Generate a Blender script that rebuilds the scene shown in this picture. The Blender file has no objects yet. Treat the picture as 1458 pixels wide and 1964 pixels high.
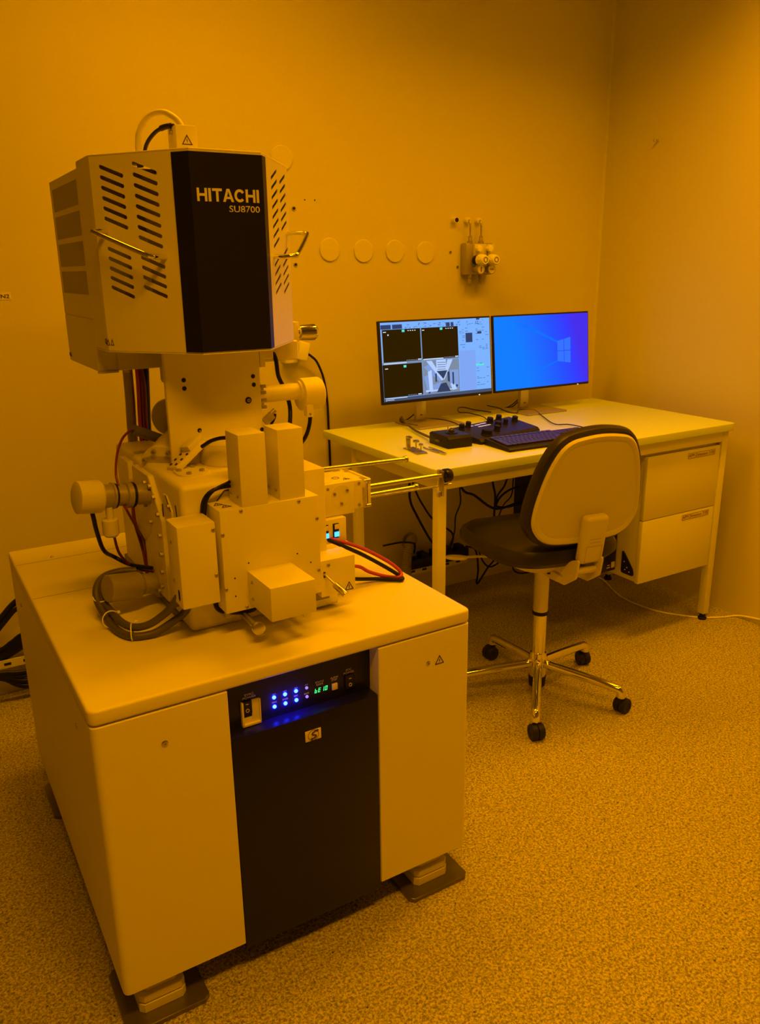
import bpy, bmesh, math, random
from mathutils import Vector, Matrix
R = math.radians
C = bpy.context.scene.collection
scn = bpy.context.scene

# ------------------------------------------------------------------ camera
cam_d = bpy.data.cameras.new('camera'); cam = bpy.data.objects.new('camera', cam_d); C.objects.link(cam)
FPX = 1544.87
cam_d.sensor_fit = 'VERTICAL'; cam_d.sensor_height = 24.0; cam_d.lens = FPX * 24.0 / 1964.0
cam_d.clip_start = 0.05
yaw, pit, rol = 0.52740963, -0.29248857, -0.01297006
fw = Vector((math.sin(yaw)*math.cos(pit), math.cos(yaw)*math.cos(pit), math.sin(pit)))
r0 = Vector((math.cos(yaw), -math.sin(yaw), 0)); u0 = r0.cross(fw)
rt = math.cos(rol)*r0 + math.sin(rol)*u0; up = -math.sin(rol)*r0 + math.cos(rol)*u0
M = Matrix((rt, up, -fw)).transposed().to_4x4(); M.translation = Vector((-3.077522, -3.080065, 1.520950))
cam.matrix_world = M
scn.camera = cam
scn.view_settings.view_transform = 'Standard'; scn.view_settings.look = 'None'
scn.view_settings.gamma = 1.0; scn.view_settings.use_curve_mapping = False
scn.view_settings.exposure = 0.0

# ------------------------------------------------------------------ world and lamps
w = bpy.data.worlds.new('world'); scn.world = w; w.use_nodes = True
w.node_tree.nodes['Background'].inputs[0].default_value = (1, .36, 0, 1)
w.node_tree.nodes['Background'].inputs[1].default_value = 0.0
AMBER = (1.0, .36, .0)
def area(name, loc, sx, sy, power, spread=180, col=AMBER):
    l = bpy.data.lights.new(name, 'AREA'); l.shape = 'RECTANGLE'; l.size = sx; l.size_y = sy
    l.energy = power; l.color = col; l.spread = R(spread)
    o = bpy.data.objects.new(name, l); C.objects.link(o); o.location = loc
    return o
CEIL = 2.95
LAMPS = [(-2.15, -.85, 1.15, .30, 18.5, 154), (-.80, -1.35, 1.15, .30, 24, 140), (-2.75, -2.9, 1.15, .30, 34, 150), (-.55, -2.5, .9, .30, 9, 140)]  # third entry is an added fill for the microscope's front and left faces
for (lx, ly, sx, sy, pw, spd) in LAMPS:
    area('ceiling_lamp', (lx, ly, CEIL-.03), sx, sy, pw, spd)

# ------------------------------------------------------------------ materials
MATS = {}
def mat(name, col=(.8, .8, .8), rough=.5, metal=0.0, emit=None, estr=1.0, spec=.5, bump=None):
    if name in MATS: return MATS[name]
    m = bpy.data.materials.new(name); m.use_nodes = True
    b = m.node_tree.nodes['Principled BSDF']
    b.inputs['Base Color'].default_value = (*col, 1); b.inputs['Roughness'].default_value = rough
    b.inputs['Metallic'].default_value = metal; b.inputs['Specular IOR Level'].default_value = spec
    if emit:
        b.inputs['Emission Color'].default_value = (*emit, 1); b.inputs['Emission Strength'].default_value = estr
    nt = m.node_tree
    if bump:
        sc, st, ds = bump
        tc = nt.nodes.new('ShaderNodeTexCoord'); n = nt.nodes.new('ShaderNodeTexNoise'); n.inputs['Scale'].default_value = sc
        n.inputs['Detail'].default_value = 3; bp = nt.nodes.new('ShaderNodeBump')
        bp.inputs['Strength'].default_value = st; bp.inputs['Distance'].default_value = ds
        nt.links.new(tc.outputs['Object'], n.inputs['Vector']); nt.links.new(n.outputs[0], bp.inputs['Height'])
        nt.links.new(bp.outputs[0], b.inputs['Normal'])
    MATS[name] = m
    return m
WALL = mat('painted_wall', (.68, .64, .07), .75, bump=(60, .05, .002))
WALL2 = mat('grey_room_panel', (.26, .25, .12), .7)
CREAM = mat('cream_powder_coat', (.80, .765, .10), .48, bump=(900, .12, .0004))
CREAM2 = mat('cream_metal_cover', (.78, .745, .10), .45)
BEIGE = mat('beige_plastic', (.68, .645, .25), .45)
GREYM = mat('grey_anodised_metal', (.40, .37, .32), .38, .35)
DARKM = mat('dark_grey_plastic', (.14, .13, .12), .4)
BLACK = mat('black_coat', (.009, .008, .02), .42, spec=.3)
PANELBLK = mat('black_coat_blue_glow', (.009, .008, .11), .30, spec=.35)  # black coat with blue put into its colour to strengthen the indicator glow
BLACKM = mat('matte_black', (.010, .008, .010), .65, spec=.3)
VINYL = mat('black_vinyl', (.022, .019, .012), .36, spec=.4)
BPLAS = mat('black_plastic', (.018, .016, .010), .5, spec=.25)
HOLE = mat('dark_hole', (.008, .006, .006), .8)
STEEL = mat('steel', (.62, .6, .56), .28, 1.0)
CHROME = mat('chrome', (.85, .84, .8), .10, 1.0)
SATIN = mat('satin_aluminium', (.66, .64, .6), .38, .8)
DESKT = mat('desk_laminate', (.66, .80, .10), .36)
DESKM = mat('desk_frame_paint', (.78, .78, .10), .42)
RED = mat('red_cable', (.50, .05, .02), .4)
DRED = mat('dark_red_cable', (.17, .016, .01), .45)
GCABLE = mat('grey_cable', (.09, .08, .05), .5)
WHITE = mat('white_plastic', (.88, .88, .8), .4)
INK = mat('dark_ink', (.05, .02, .03), .6)
SILVERTXT = mat('silver_lettering', (.75, .74, .74), .45)
LABELP = mat('label_paper', (.82, .72, .66), .5)
MESHP = mat('perforated_mesh', (.46, .43, .37), .6, bump=(700, .6, .002))

# speckled vinyl floor
FLOOR = bpy.data.materials.new('speckled_vinyl_floor'); FLOOR.use_nodes = True
nt = FLOOR.node_tree; b = nt.nodes['Principled BSDF']; b.inputs['Roughness'].default_value = .62
tc = nt.nodes.new('ShaderNodeTexCoord')
n1 = nt.nodes.new('ShaderNodeTexNoise'); n1.inputs['Scale'].default_value = 170; n1.inputs['Detail'].default_value = 6; n1.inputs['Roughness'].default_value = .7; n1.inputs['Distortion'].default_value = .6
cr = nt.nodes.new('ShaderNodeValToRGB'); cr.color_ramp.elements[0].position = .42; cr.color_ramp.elements[0].color = (.17, .15, .07, 1)
cr.color_ramp.elements[1].position = .58; cr.color_ramp.elements[1].color = (.62, .58, .24, 1)
n2 = nt.nodes.new('ShaderNodeTexVoronoi'); n2.inputs['Scale'].default_value = 42; n2.inputs['Randomness'].default_value = 1
c2 = nt.nodes.new('ShaderNodeValToRGB'); c2.color_ramp.elements[0].position = .09; c2.color_ramp.elements[0].color = (1, 1, 1, 1)
c2.color_ramp.elements[1].position = .13; c2.color_ramp.elements[1].color = (0, 0, 0, 1)
sep = nt.nodes.new('ShaderNodeSeparateColor'); gt = nt.nodes.new('ShaderNodeMath'); gt.operation = 'GREATER_THAN'; gt.inputs[1].default_value = .86
mul = nt.nodes.new('ShaderNodeMath'); mul.operation = 'MULTIPLY'
mx = nt.nodes.new('ShaderNodeMix'); mx.data_type = 'RGBA'; mx.inputs['B'].default_value = (.05, .04, .035, 1)
L_ = nt.links
L_.new(tc.outputs['Object'], n1.inputs['Vector']); L_.new(tc.outputs['Object'], n2.inputs['Vector'])
L_.new(n1.outputs[0], cr.inputs[0]); L_.new(n2.outputs['Distance'], c2.inputs[0]); L_.new(n2.outputs['Color'], sep.inputs[0])
L_.new(sep.outputs[0], gt.inputs[0]); L_.new(gt.outputs[0], mul.inputs[0]); L_.new(c2.outputs[0], mul.inputs[1])
L_.new(mul.outputs[0], mx.inputs['Factor']); L_.new(cr.outputs[0], mx.inputs['A']); L_.new(mx.outputs['Result'], b.inputs['Base Color'])
bp = nt.nodes.new('ShaderNodeBump'); bp.inputs['Strength'].default_value = .25; bp.inputs['Distance'].default_value = .002
L_.new(n1.outputs[0], bp.inputs['Height']); L_.new(bp.outputs[0], b.inputs['Normal'])

# ------------------------------------------------------------------ geometry helpers
def frame(d):
    d = Vector(d).normalized()
    a = Vector((0, 0, 1)) if abs(d.z) < .9 else Vector((1, 0, 0))
    x = a.cross(d).normalized(); return x, d.cross(x).normalized()
def smooth_path(pts, n=6):
    P = [Vector(p) for p in pts]
    if len(P) < 3: return P
    out = []
    for i in range(len(P)-1):
        p0 = P[i-1] if i else P[0]*2-P[1]; p1, p2 = P[i], P[i+1]
        p3 = P[i+2] if i+2 < len(P) else P[-1]*2-P[-2]
        for k in range(n):
            t = k/n
            out.append(.5*((2*p1)+(-p0+p2)*t+(2*p0-5*p1+4*p2-p3)*t*t+(-p0+3*p1-3*p2+p3)*t**3))
    out.append(P[-1]); return out
def rpoly(verts, rad, seg=5):
    """polygon with rounded corners; rad number or list"""
    out = []; n = len(verts)
    for i in range(n):
        p = Vector(verts[i]).to_2d() if len(verts[i]) > 2 else Vector(verts[i]); a = Vector(verts[i-1]); c = Vector(verts[(i+1) % n])
        r = rad[i] if isinstance(rad, (list, tuple)) else rad
        if r <= 0: out.append(tuple(p)); continue
        d1 = (a-p).normalized(); d2 = (c-p).normalized()
        ang = math.acos(max(-1, min(1, d1.dot(d2)))); t = min(r/math.tan(ang/2), (a-p).length*.49, (c-p).length*.49)
        q0 = p+d1*t; q2 = p+d2*t
        for k in range(seg+1):
            s = k/seg; out.append(tuple(q0*(1-s)**2+p*2*s*(1-s)+q2*s*s))
    return out
class G:
    def __init__(s): s.bm = bmesh.new()
    def _bev(s, geom, r, seg=2):
        if r > 0:
            bmesh.ops.recalc_face_normals(s.bm, faces=list({f for e in geom for f in e.link_faces}))
            bmesh.ops.bevel(s.bm, geom=geom, offset=r, segments=seg, affect='EDGES', profile=.5, clamp_overlap=True)
    def box(s, x0, x1, y0, y1, z0, z1, bev=0, seg=2, T=None):
        r = bmesh.ops.create_cube(s.bm, size=1)
        vs = r['verts']
        for v in vs: v.co = Vector(((x0+x1)/2+v.co.x*(x1-x0), (y0+y1)/2+v.co.y*(y1-y0), (z0+z1)/2+v.co.z*(z1-z0)))
        if T: 
            for v in vs: v.co = T @ v.co
        if bev: s._bev(list({e for v in vs for e in v.link_edges}), bev, seg)
        return s
    def prism(s, poly, o, X, Y, N, t, bev=0, seg=2):
        """polygon in plane o+X*a+Y*b extruded by t along N"""
        o, X, Y, N = map(Vector, (o, X, Y, N))
        a = [s.bm.verts.new(o+X*p[0]+Y*p[1]) for p in poly]; bb = [s.bm.verts.new(o+X*p[0]+Y*p[1]+N*t) for p in poly]
        n = len(poly); f = [s.bm.faces.new(a[::-1]), s.bm.faces.new(bb)]
        for i in range(n): s.bm.faces.new((a[i], a[(i+1) % n], bb[(i+1) % n], bb[i]))
        if bev: s._bev(list({e for ff in f for e in ff.edges}), bev, seg)
        return s
    def zprism(s, poly, z0, z1, bev=0, seg=2): return s.prism(poly, (0, 0, z0), (1, 0, 0), (0, 1, 0), (0, 0, 1), z1-z0, bev, seg)
    def revolve(s, p0, d, prof, n=28):
        """profile [(dist along axis, radius)], closed with caps"""
        p0 = Vector(p0); d = Vector(d).normalized(); x, y = frame(d); rings = []
        for (t, r) in prof:
            rings.append([s.bm.verts.new(p0+d*t+(x*math.cos(2*math.pi*k/n)+y*math.sin(2*math.pi*k/n))*max(r, 1e-5)) for k in range(n)])
        for a, b2 in zip(rings, rings[1:]):
            for k in range(n): s.bm.faces.new((a[k], a[(k+1) % n], b2[(k+1) % n], b2[k]))
        s.bm.faces.new(rings[0][::-1]); s.bm.faces.new(rings[-1]); return s
    def cyl(s, p0, p1, r, n=24, bev=0):
        d = Vector(p1)-Vector(p0); l = d.length
        if bev: return s.revolve(p0, d, [(0, r-bev), (bev*.3, r-bev*.3), (bev, r), (l-bev, r), (l-bev*.3, r-bev*.3), (l, r-bev)], n)
        return s.revolve(p0, d, [(0, r), (l, r)], n)
    def tube(s, pts, r, n=10, sm=6, radf=None):
        P = smooth_path(pts, sm) if sm else [Vector(p) for p in pts]
        t = (P[1]-P[0]).normalized(); x, y = frame(t); rings = []
        for i, p in enumerate(P):
            tt = (P[min(i+1, len(P)-1)]-P[max(i-1, 0)]).normalized()
            x = (x-tt*x.dot(tt)).normalized(); y = tt.cross(x)
            rr = r*(radf(i) if radf else 1)
            rings.append([s.bm.verts.new(p+(x*math.cos(2*math.pi*k/n)+y*math.sin(2*math.pi*k/n))*rr) for k in range(n)])
        for a, b2 in zip(rings, rings[1:]):
            for k in range(n): s.bm.faces.new((a[k], a[(k+1) % n], b2[(k+1) % n], b2[k]))
        s.bm.faces.new(rings[0][::-1]); s.bm.faces.new(rings[-1]); return s
    def ball(s, c, r, sc=(1, 1, 1)):
        v = bmesh.ops.create_uvsphere(s.bm, u_segments=20, v_segments=12, radius=r)['verts']
        for q in v: q.co = Vector((q.co.x*sc[0], q.co.y*sc[1], q.co.z*sc[2]))+Vector(c)
        return s
    def torus(s, c, axis, R0, r, n=32):
        x, y = frame(axis); pts = [Vector(c)+(x*math.cos(2*math.pi*k/n)+y*math.sin(2*math.pi*k/n))*R0 for k in range(n+1)]
        return s.tube(pts, r, 8, 0)
    def quad(s, *p): s.bm.faces.new([s.bm.verts.new(Vector(q)) for q in p]); return s
SPLIT = {'flange_bolts': 'bolt', 'cover_screws': 'screw', 'tower_screws': 'screw', 'box_screws': 'screw', 'plugs': 'plug', 'screw': 'screw', 'screws': 'screw',
         'screw_holes': 'screw_hole', 'cover_holes': 'small_hole', 'mount_holes': 'mount_hole', 'clamp_bolts': 'bolt', 'mechanism_bolts': 'bolt', 'top_screws': 'screw',
         'recessed_screws': 'recessed_screw', 'drum_screws': 'screw', 'housing_brackets': 'bracket', 'stage_bracket': 'stage_bracket', 'side_bracket': 'side_bracket',
         'mesh_window': 'mesh_window', 'panel_seam': 'panel_seam', 'image_window': 'image_window', 'clamp_ring': 'clamp_ring', 'detector_tube': 'detector_tube'}
def obj(name, g, m, parent=None, smooth=True, label=None, loc=None):
    bm = g.bm if isinstance(g, G) else g
    if name in SPLIT:                     # every loose piece becomes a part of its own
        bm.verts.index_update(); bm.verts.ensure_lookup_table(); seen = set(); isl = []
        for v in bm.verts:
            if v.index in seen: continue
            st = [v]; seen.add(v.index); grp = []
            while st:
                q = st.pop(); grp.append(q)
                for e in q.link_edges:
                    o2 = e.other_vert(q)
                    if o2.index not in seen: seen.add(o2.index); st.append(o2)
            isl.append(grp)
        last = None; nm_ = SPLIT[name]
        for grp in isl:
            b9 = bmesh.new(); mp_ = {q: b9.verts.new(q.co) for q in grp}
            for f in {f for q in grp for f in q.link_faces}: b9.faces.new([mp_[q] for q in f.verts])
            last = obj_one(nm_, b9, m, parent, smooth, label, loc)
        bm.free(); return last
    return obj_one(name, bm, m, parent, smooth, label, loc)
def obj_one(name, bm, m, parent=None, smooth=True, label=None, loc=None):
    bmesh.ops.recalc_face_normals(bm, faces=bm.faces)
    me = bpy.data.meshes.new(name); bm.to_mesh(me); bm.free()
    if smooth:
        for p in me.polygons: p.use_smooth = True
        try: me.set_sharp_from_angle(angle=R(32))
        except Exception: pass
    me.materials.append(m)
    o = bpy.data.objects.new(name, me); C.objects.link(o)
    if parent: o.parent = parent
    if label: o['label'] = label
    if loc: o.location = loc
    return o
def tag(o, label, cat, group=None):
    o['label'] = label; o['category'] = cat
    if group: o['group'] = group
    return o
def thing(name, label, cat, loc=(0, 0, 0), rz=0, group=None):
    o = bpy.data.objects.new(name, None); C.objects.link(o); o.location = loc; o.rotation_euler = (0, 0, rz)
    o.empty_display_size = .05
    return tag(o, label, cat, group)
def struct(name, g, m):
    o = obj(name, g, m); o['kind'] = 'structure'; return o
def dup(root, loc, label, rz=None):
    r = root.copy(); C.objects.link(r); r.location = loc; r['label'] = label
    if rz is not None: r.rotation_euler = (0, 0, rz)
    for ch in list(root.children):
        c = ch.copy(); C.objects.link(c); c.parent = r
        for gch in ch.children:
            d = gch.copy(); C.objects.link(d); d.parent = c
    return r
def text(name, body, o, X, Y, wd, ht, m, parent, bold=0.0, depth=.0006, align='L', shear=0):
    cu = bpy.data.curves.new('t', 'FONT'); cu.body = body; cu.size = 1; cu.offset = bold; cu.shear = shear
    cu.resolution_u = 3; cu.space_line = .95
    if align == 'C': cu.align_x = 'CENTER'
    t = bpy.data.objects.new('t', cu); C.objects.link(t)
    dg = bpy.context.evaluated_depsgraph_get(); dg.update()
    me = bpy.data.meshes.new_from_object(t.evaluated_get(dg)); bpy.data.objects.remove(t)
    xs = [v.co.x for v in me.vertices]; ys = [v.co.y for v in me.vertices]
    x0, x1, y0, y1 = min(xs), max(xs), min(ys), max(ys)
    o, X, Y = Vector(o), Vector(X).normalized(), Vector(Y).normalized(); N = X.cross(Y)
    for v in me.vertices:
        v.co = o+X*((v.co.x-x0)/(x1-x0)*wd)+Y*((v.co.y-y0)/(y1-y0)*ht)
    bm = bmesh.new(); bm.from_mesh(me); bpy.data.meshes.remove(me)
    r = bmesh.ops.extrude_face_region(bm, geom=bm.faces[:])
    for v in [q for q in r['geom'] if isinstance(q, bmesh.types.BMVert)]: v.co += N*depth
    return obj(name, bm, m, parent, smooth=False)
def ring_tri(g, o, X, Y, s, t=.0006):
    """warning triangle outline with a centre mark, base centre at o"""
    o, X, Y = Vector(o), Vector(X), Vector(Y); N = X.cross(Y)
    out = [(-s/2, 0), (s/2, 0), (0, s*.87)]; c = Vector((0, s*.29)); inn = [tuple(c+(Vector(p)-c)*.74) for p in out]
    for i in range(3):
        j = (i+1) % 3; g.prism([out[i], out[j], inn[j], inn[i]], o, X, Y, N, t)
    g.prism([(-s*.03, s*.25), (s*.03, s*.25), (s*.045, s*.52), (-s*.045, s*.52)], o, X, Y, N, t)
    g.prism([(-s*.035, s*.15), (s*.035, s*.15), (s*.035, s*.21), (-s*.035, s*.21)], o, X, Y, N, t)
    return g
def bolt_tri(g, o, X, Y, s, t=.0006):
    o, X, Y = Vector(o), Vector(X), Vector(Y); N = X.cross(Y)
    out = [(-s/2, 0), (s/2, 0), (0, s*.87)]; c = Vector((0, s*.29)); inn = [tuple(c+(Vector(p)-c)*.74) for p in out]
    for i in range(3):
        j = (i+1) % 3; g.prism([out[i], out[j], inn[j], inn[i]], o, X, Y, N, t)
    g.prism([(.02*s, .56*s), (-.07*s, .34*s), (.0, .36*s), (-.03*s, .14*s), (.08*s, .38*s), (.01*s, .36*s)], o, X, Y, N, t)
    return g
def screw(g, p, n, r=.0045, h=.003):
    n = Vector(n).normalized(); return g.revolve(Vector(p)-n*.0005, n, [(0, r), (h*.6, r), (h, r*.7), (h, r*.35), (h*.3, r*.3)], 12)

# ------------------------------------------------------------------ the room
struct('floor', G().box(-4.6, .1, -4.6, .1, -.08, 0), FLOOR)
struct('wall_back', G().box(-4.6, .1, 0, .1, 0, CEIL), WALL)
struct('wall_right', G().box(0, .1, -4.6, 0, 0, CEIL), WALL)
struct('wall_left', G().box(-4.7, -4.6, -4.6, .1, 0, CEIL), WALL2)
struct('wall_front', G().box(-4.6, .1, -4.7, -4.6, 0, CEIL), WALL2)
struct('ceiling', G().box(-4.6, .1, -4.6, .1, CEIL, CEIL+.1), WALL2)
struct('trim_1', G().prism([(0, 0), (.010, 0), (0, .010)], (0, 0, 0), (-1, 0, 0), (0, -1, 0), (0, 0, 1), CEIL), WALL)
DIFF = mat('lamp_diffuser', (.8, .7, .5), .5, emit=(1, .42, 0), estr=1.6)
for i, (lx, ly, sx, sy, pw, spd) in enumerate(LAMPS):
    t = thing('ceiling_light', ['amber ceiling light panel above the microscope near the back wall', 'amber ceiling light panel above the chair',
                                'added amber fill light panel on the ceiling near the camera',
                                'amber ceiling light panel in the front right corner of the room'][i], 'lamp', (lx, ly, CEIL), 0, 'amber ceiling light panels')
    a, c_ = sx/2+.03, sy/2+.03
    g = G(); g.box(-a, a, -c_, -c_+.03, -.06, 0); g.box(-a, a, c_-.03, c_, -.06, 0); g.box(-a, -a+.03, -c_, c_, -.06, 0); g.box(a-.03, a, -c_, c_, -.06, 0)
    obj('frame', g, WHITE, t)
    obj('diffuser', G().box(-sx/2, sx/2, -sy/2, sy/2, -.02, -.012), DIFF, t)

# ================================================================== ELECTRON MICROSCOPE (local frame: u right, v back, z up)
ZT, ZL, ZB, WD, DP = .7534, .7218, .0924, .8722, 1.0492
sem = thing('electron_microscope', 'large cream scanning electron microscope column on a low cabinet with black front door', 'microscope', (-2.88761582, -1.68684665, 0), .012759159)
X1, Y1, Z1 = Vector((1, 0, 0)), Vector((0, 1, 0)), Vector((0, 0, 1)); NV = Vector((0, -1, 0))
# --- cabinet
cab = obj('base_cabinet', G().box(.264, .618, .042, DP-.01, .10, ZL-.002), BLACK, sem)
pl = G(); pl.zprism(rpoly([(0, 0), (.266, 0), (.266, .07), (.20, .07), (.20, DP), (0, DP)], [.016, .003, 0, 0, 0, .003]), ZB, ZL-.0035, .0015, 1)
lp = obj('side_panel', pl, CREAM, sem)
pr = G(); pr.zprism(rpoly([(.618, 0), (WD, 0), (WD, DP), (.69, DP), (.69, .07), (.618, .07)], [.003, .016, .003, 0, 0, 0]), ZB, ZL-.0035, .0015, 1)
rp = obj('side_panel', pr, CREAM, sem)
g = G(); screw(g, (.133, 0, .646), NV, .007); screw(g, (0, .157, .647), (-1, 0, 0), .006); screw(g, (0, .895, .643), (-1, 0, 0), .006)
obj('screw', g, STEEL, lp, label='steel panel screw')
g = G(); screw(g, (.751, 0, .646), NV, .006); obj('screw', g, STEEL, rp)
obj('warning_sticker', bolt_tri(G(), (.783, -.0002, .636), X1, Z1, .026), INK, rp)
g = G().zprism(rpoly([(-.001, -.001), (WD+.001, -.001), (WD+.001, DP), (-.001, DP)], [.02, .02, .01, .01], 6), ZL, ZT, .006, 3)
top = obj('cabinet_top', g, CREAM, sem)
g = G(); g.box(.004, WD-.004, .6293, .6303, ZT-.001, ZT+.0003); g.box(.004, WD-.004, .9085, .9095, ZT-.001, ZT+.0003); obj('panel_seam', g, DARKM, top)
g = G(); screw(g, (.368, .895, ZT), Z1, .006); screw(g, (.10, .93, ZT), Z1, .005); obj('screw', g, STEEL, top)
# front door and control panel
dr = obj('front_door', G().box(.2675, .6165, .003, .042, .074, .604, .002), PANELBLK, sem)
em = obj('emblem_plate', G().box(.4325, .4705, .0015, .004, .5435, .569, .0008), LABELP, dr)
g = G(); sp = [(.462, .566), (.457, .5655), (.450, .562), (.4485, .5585), (.453, .5565), (.4575, .5545), (.457, .551), (.451, .5485), (.447, .549)]
g.tube([(a, .0012, b_) for a, b_ in sp], .0016, 6, 4); g.torus((.4515, .0012, .5565), (0, 1, 0), .0125, .0005, 24)
g.ball((.4615, .0012, .565), .003, (1, .3, 1)); g.ball((.4475, .0012, .548), .0026, (1, .3, 1))
e_ = obj('emblem', g, INK, dr)
cp = obj('control_panel', G().box(.266, .618, .0405, .060, .6045, ZL-.001), PANELBLK, sem)
V = .0405
g = G(); g.box(.305, .309, .032, V+.001, .606, .6625, 0); g.box(.305, .347, .032, V+.001, .606, .610); g.box(.329, .347, V-.003, V+.001, .608, .6625)
g.box(.309, .347, V-.002, V, .608, .623); g.box(.345, .347, .032, V+.001, .606, .6625)
obj('switch_guard', g, CREAM2, cp)
def rocker(x0, x1, z0, z1):
    s = obj('rocker_switch', G().box(x0, x1, V-.006, V+.001, z0, z1, .0015), BPLAS, cp)
    g = G(); g.torus(((x0+x1)/2, V-.0062, z0+(z1-z0)*.3), (0, 1, 0), .0036, .0006, 18); g.box((x0+x1)/2-.003, (x0+x1)/2+.003, V-.0066, V-.006, z0+(z1-z0)*.78, z0+(z1-z0)*.78+.0012)
    obj('switch_marking', g, SILVERTXT, s)
rocker(.3075, .3290, .6325, .6625); rocker(.5520, .5755, .6205, .652)
BLED = mat('blue_led', (.1, .3, 1), .3, emit=(.007, .022, 1.0), estr=42)
BLED2 = mat('pale_violet_led', (.5, .4, .9), .3, emit=(.30, .22, .85), estr=1.0)
for (x, z) in [(.381, .651), (.4065, .651), (.4325, .651), (.381, .629), (.4065, .629), (.4325, .629)]:
    obj('indicator_light', G().revolve((x, V+.001, z), NV, [(0, .0042), (.003, .0042), (.0045, .003), (.005, .001)], 16), BLED, cp, label='lit blue indicator')
for (x, z) in [(.458, .651), (.458, .6295)]:
    obj('indicator_light', G().revolve((x, V+.001, z), NV, [(0, .0034), (.003, .0034), (.004, .001)], 14), BLED2, cp, label='pale violet indicator')
obj('alarm_button', G().box(.519, .533, V-.004, V, .627, .6425, .0012), LABELP, cp)
GSEG = mat('green_segment', (.1, .6, .2), .4, emit=(.02, .9, .22), estr=1.6)
g = G(); SEG = {'b': 'cdefg', 'E': 'adefg', '1': 'bc', '0': 'abcdef'}
for ch, x in zip('bE10', (.477, .4855, .4945, .5025)):
    z = .6315; ww, hh, tt = .005, .010, .0011
    def P_(a, b2): return (x+a+(b2)*.18, b2)
    for sg in SEG[ch]:
        r_ = {'a': (0, ww, hh-tt, hh), 'g': (0, ww, hh/2-tt/2, hh/2+tt/2), 'd': (0, ww, 0, tt), 'b': (ww-tt, ww, hh/2, hh), 'c': (ww-tt, ww, 0, hh/2), 'f': (0, tt, hh/2, hh), 'e': (0, tt, 0, hh/2)}[sg]
        x0_, x1_, z0_, z1_ = r_
        g.prism([P_(x0_, z0_), P_(x1_, z0_), P_(x1_, z1_), P_(x0_, z1_)], (0, V-.0002, z), X1, Z1, NV, .0006)
obj('status_display', g, GSEG, cp, label='green lit status digits')
for body, x, z, wd, ht in [('EVAC\nPOWER', .311, .6655, .030, .0125), ('IP1', .378, .6565, .007, .0035), ('IP2', .4035, .6565, .007, .0035), ('IP3', .4295, .6565, .007, .0035),
                           ('EVAC', .376, .6375, .011, .0035), ('STAGE', .400, .6375, .013, .0035), ('EDC', .4275, .6375, .009, .0035), ('MV', .455, .6565, .007, .0035), ('BAKE', .452, .6355, .011, .0035),
                           ('STATUS\nCODE', .4795, .648, .021, .0105), ('ALARM\nSTOP', .5165, .648, .019, .0105), ('EDC\nPOWER', .5500, .6555, .027, .0125)]:
    text('panel_lettering', body, (x, V-.0002, z), X1, Z1, wd, ht, SILVERTXT, cp, bold=.01, depth=.0004, align='C')
# feet
for (u0_, v0_, nm) in [(-.005, -.015, 'l'), (.694, -.015, 'r'), (-.006, .80, 'l'), (.694, .80, 'r')]:
    u1_, v1_ = u0_+.178, v0_+.185
    ft = obj('floor_plate', G().zprism(rpoly([(u0_, v0_), (u1_, v0_), (u1_, v1_), (u0_, v1_)], .012, 1), 0, .012, .0012, 1), mat('dark_steel_plate', (.20, .18, .16), .3, .7), sem)
    a0, a1, b0, b1 = u0_+.035, u1_-.042, v0_+.032, v1_-.045
    g = G().zprism(rpoly([(a0, b0), (a1, b0), (a1, b1), (a0, b1)], .01, 1), .012, .034, .001, 1)
    g.zprism(rpoly([(a0+.001, b0+.001), (a1-.001, b0+.001), (a1-.001, b1-.001), (a0+.001, b1-.001)], .01, 1), .036, .055, .002, 1)
    g.zprism(rpoly([(a0+.014, b0+.012), (a1-.014, b0+.012), (a1-.014, b1-.012), (a0+.014, b1-.012)], .006, 1), .055, .073, .001, 1)
    g.box(a0+.03, a1-.03, b0+.02, b1-.02, .073, .102)
    obj('levelling_foot', g, BEIGE, ft)
# --- specimen chamber
ch = obj('specimen_chamber', G().box(.272, .600, .226, .78, ZT+.0, 1.088, .012, 3), CREAM2, sem)
g = G(); g.box(.268, .604, .30, .79, ZT, ZT+.02, .003); obj('chamber_plinth', g, DARKM, ch)
g = G().box(.548, .607, .212, .33, .775, 1.0885, .003)
dm = obj('chamber_door', g, CREAM2, sem)
g = G(); g.prism(rpoly([(.352, .88), (.545, .88), (.545, 1.065), (.37, 1.065), (.352, 1.045)], .003), (0, .2262, 0), X1, Z1, NV, .0015); obj('service_plate', g, CREAM2, ch)
g = G(); g.tube([(.3495, .2255, .90), (.3495, .2255, 1.045), (.3695, .2255, 1.0675), (.545, .2255, 1.0675)], .0013, 6, 0); g.tube([(.3995, .2235, .90), (.3995, .2235, 1.066)], .0008, 6, 0)
g.tube([(.2715, .262, .90), (.2715, .262, 1.02), (.2715, .265, 1.04)], .0015, 6, 3); obj('service_plate_gap', g, INK, ch)
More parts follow.
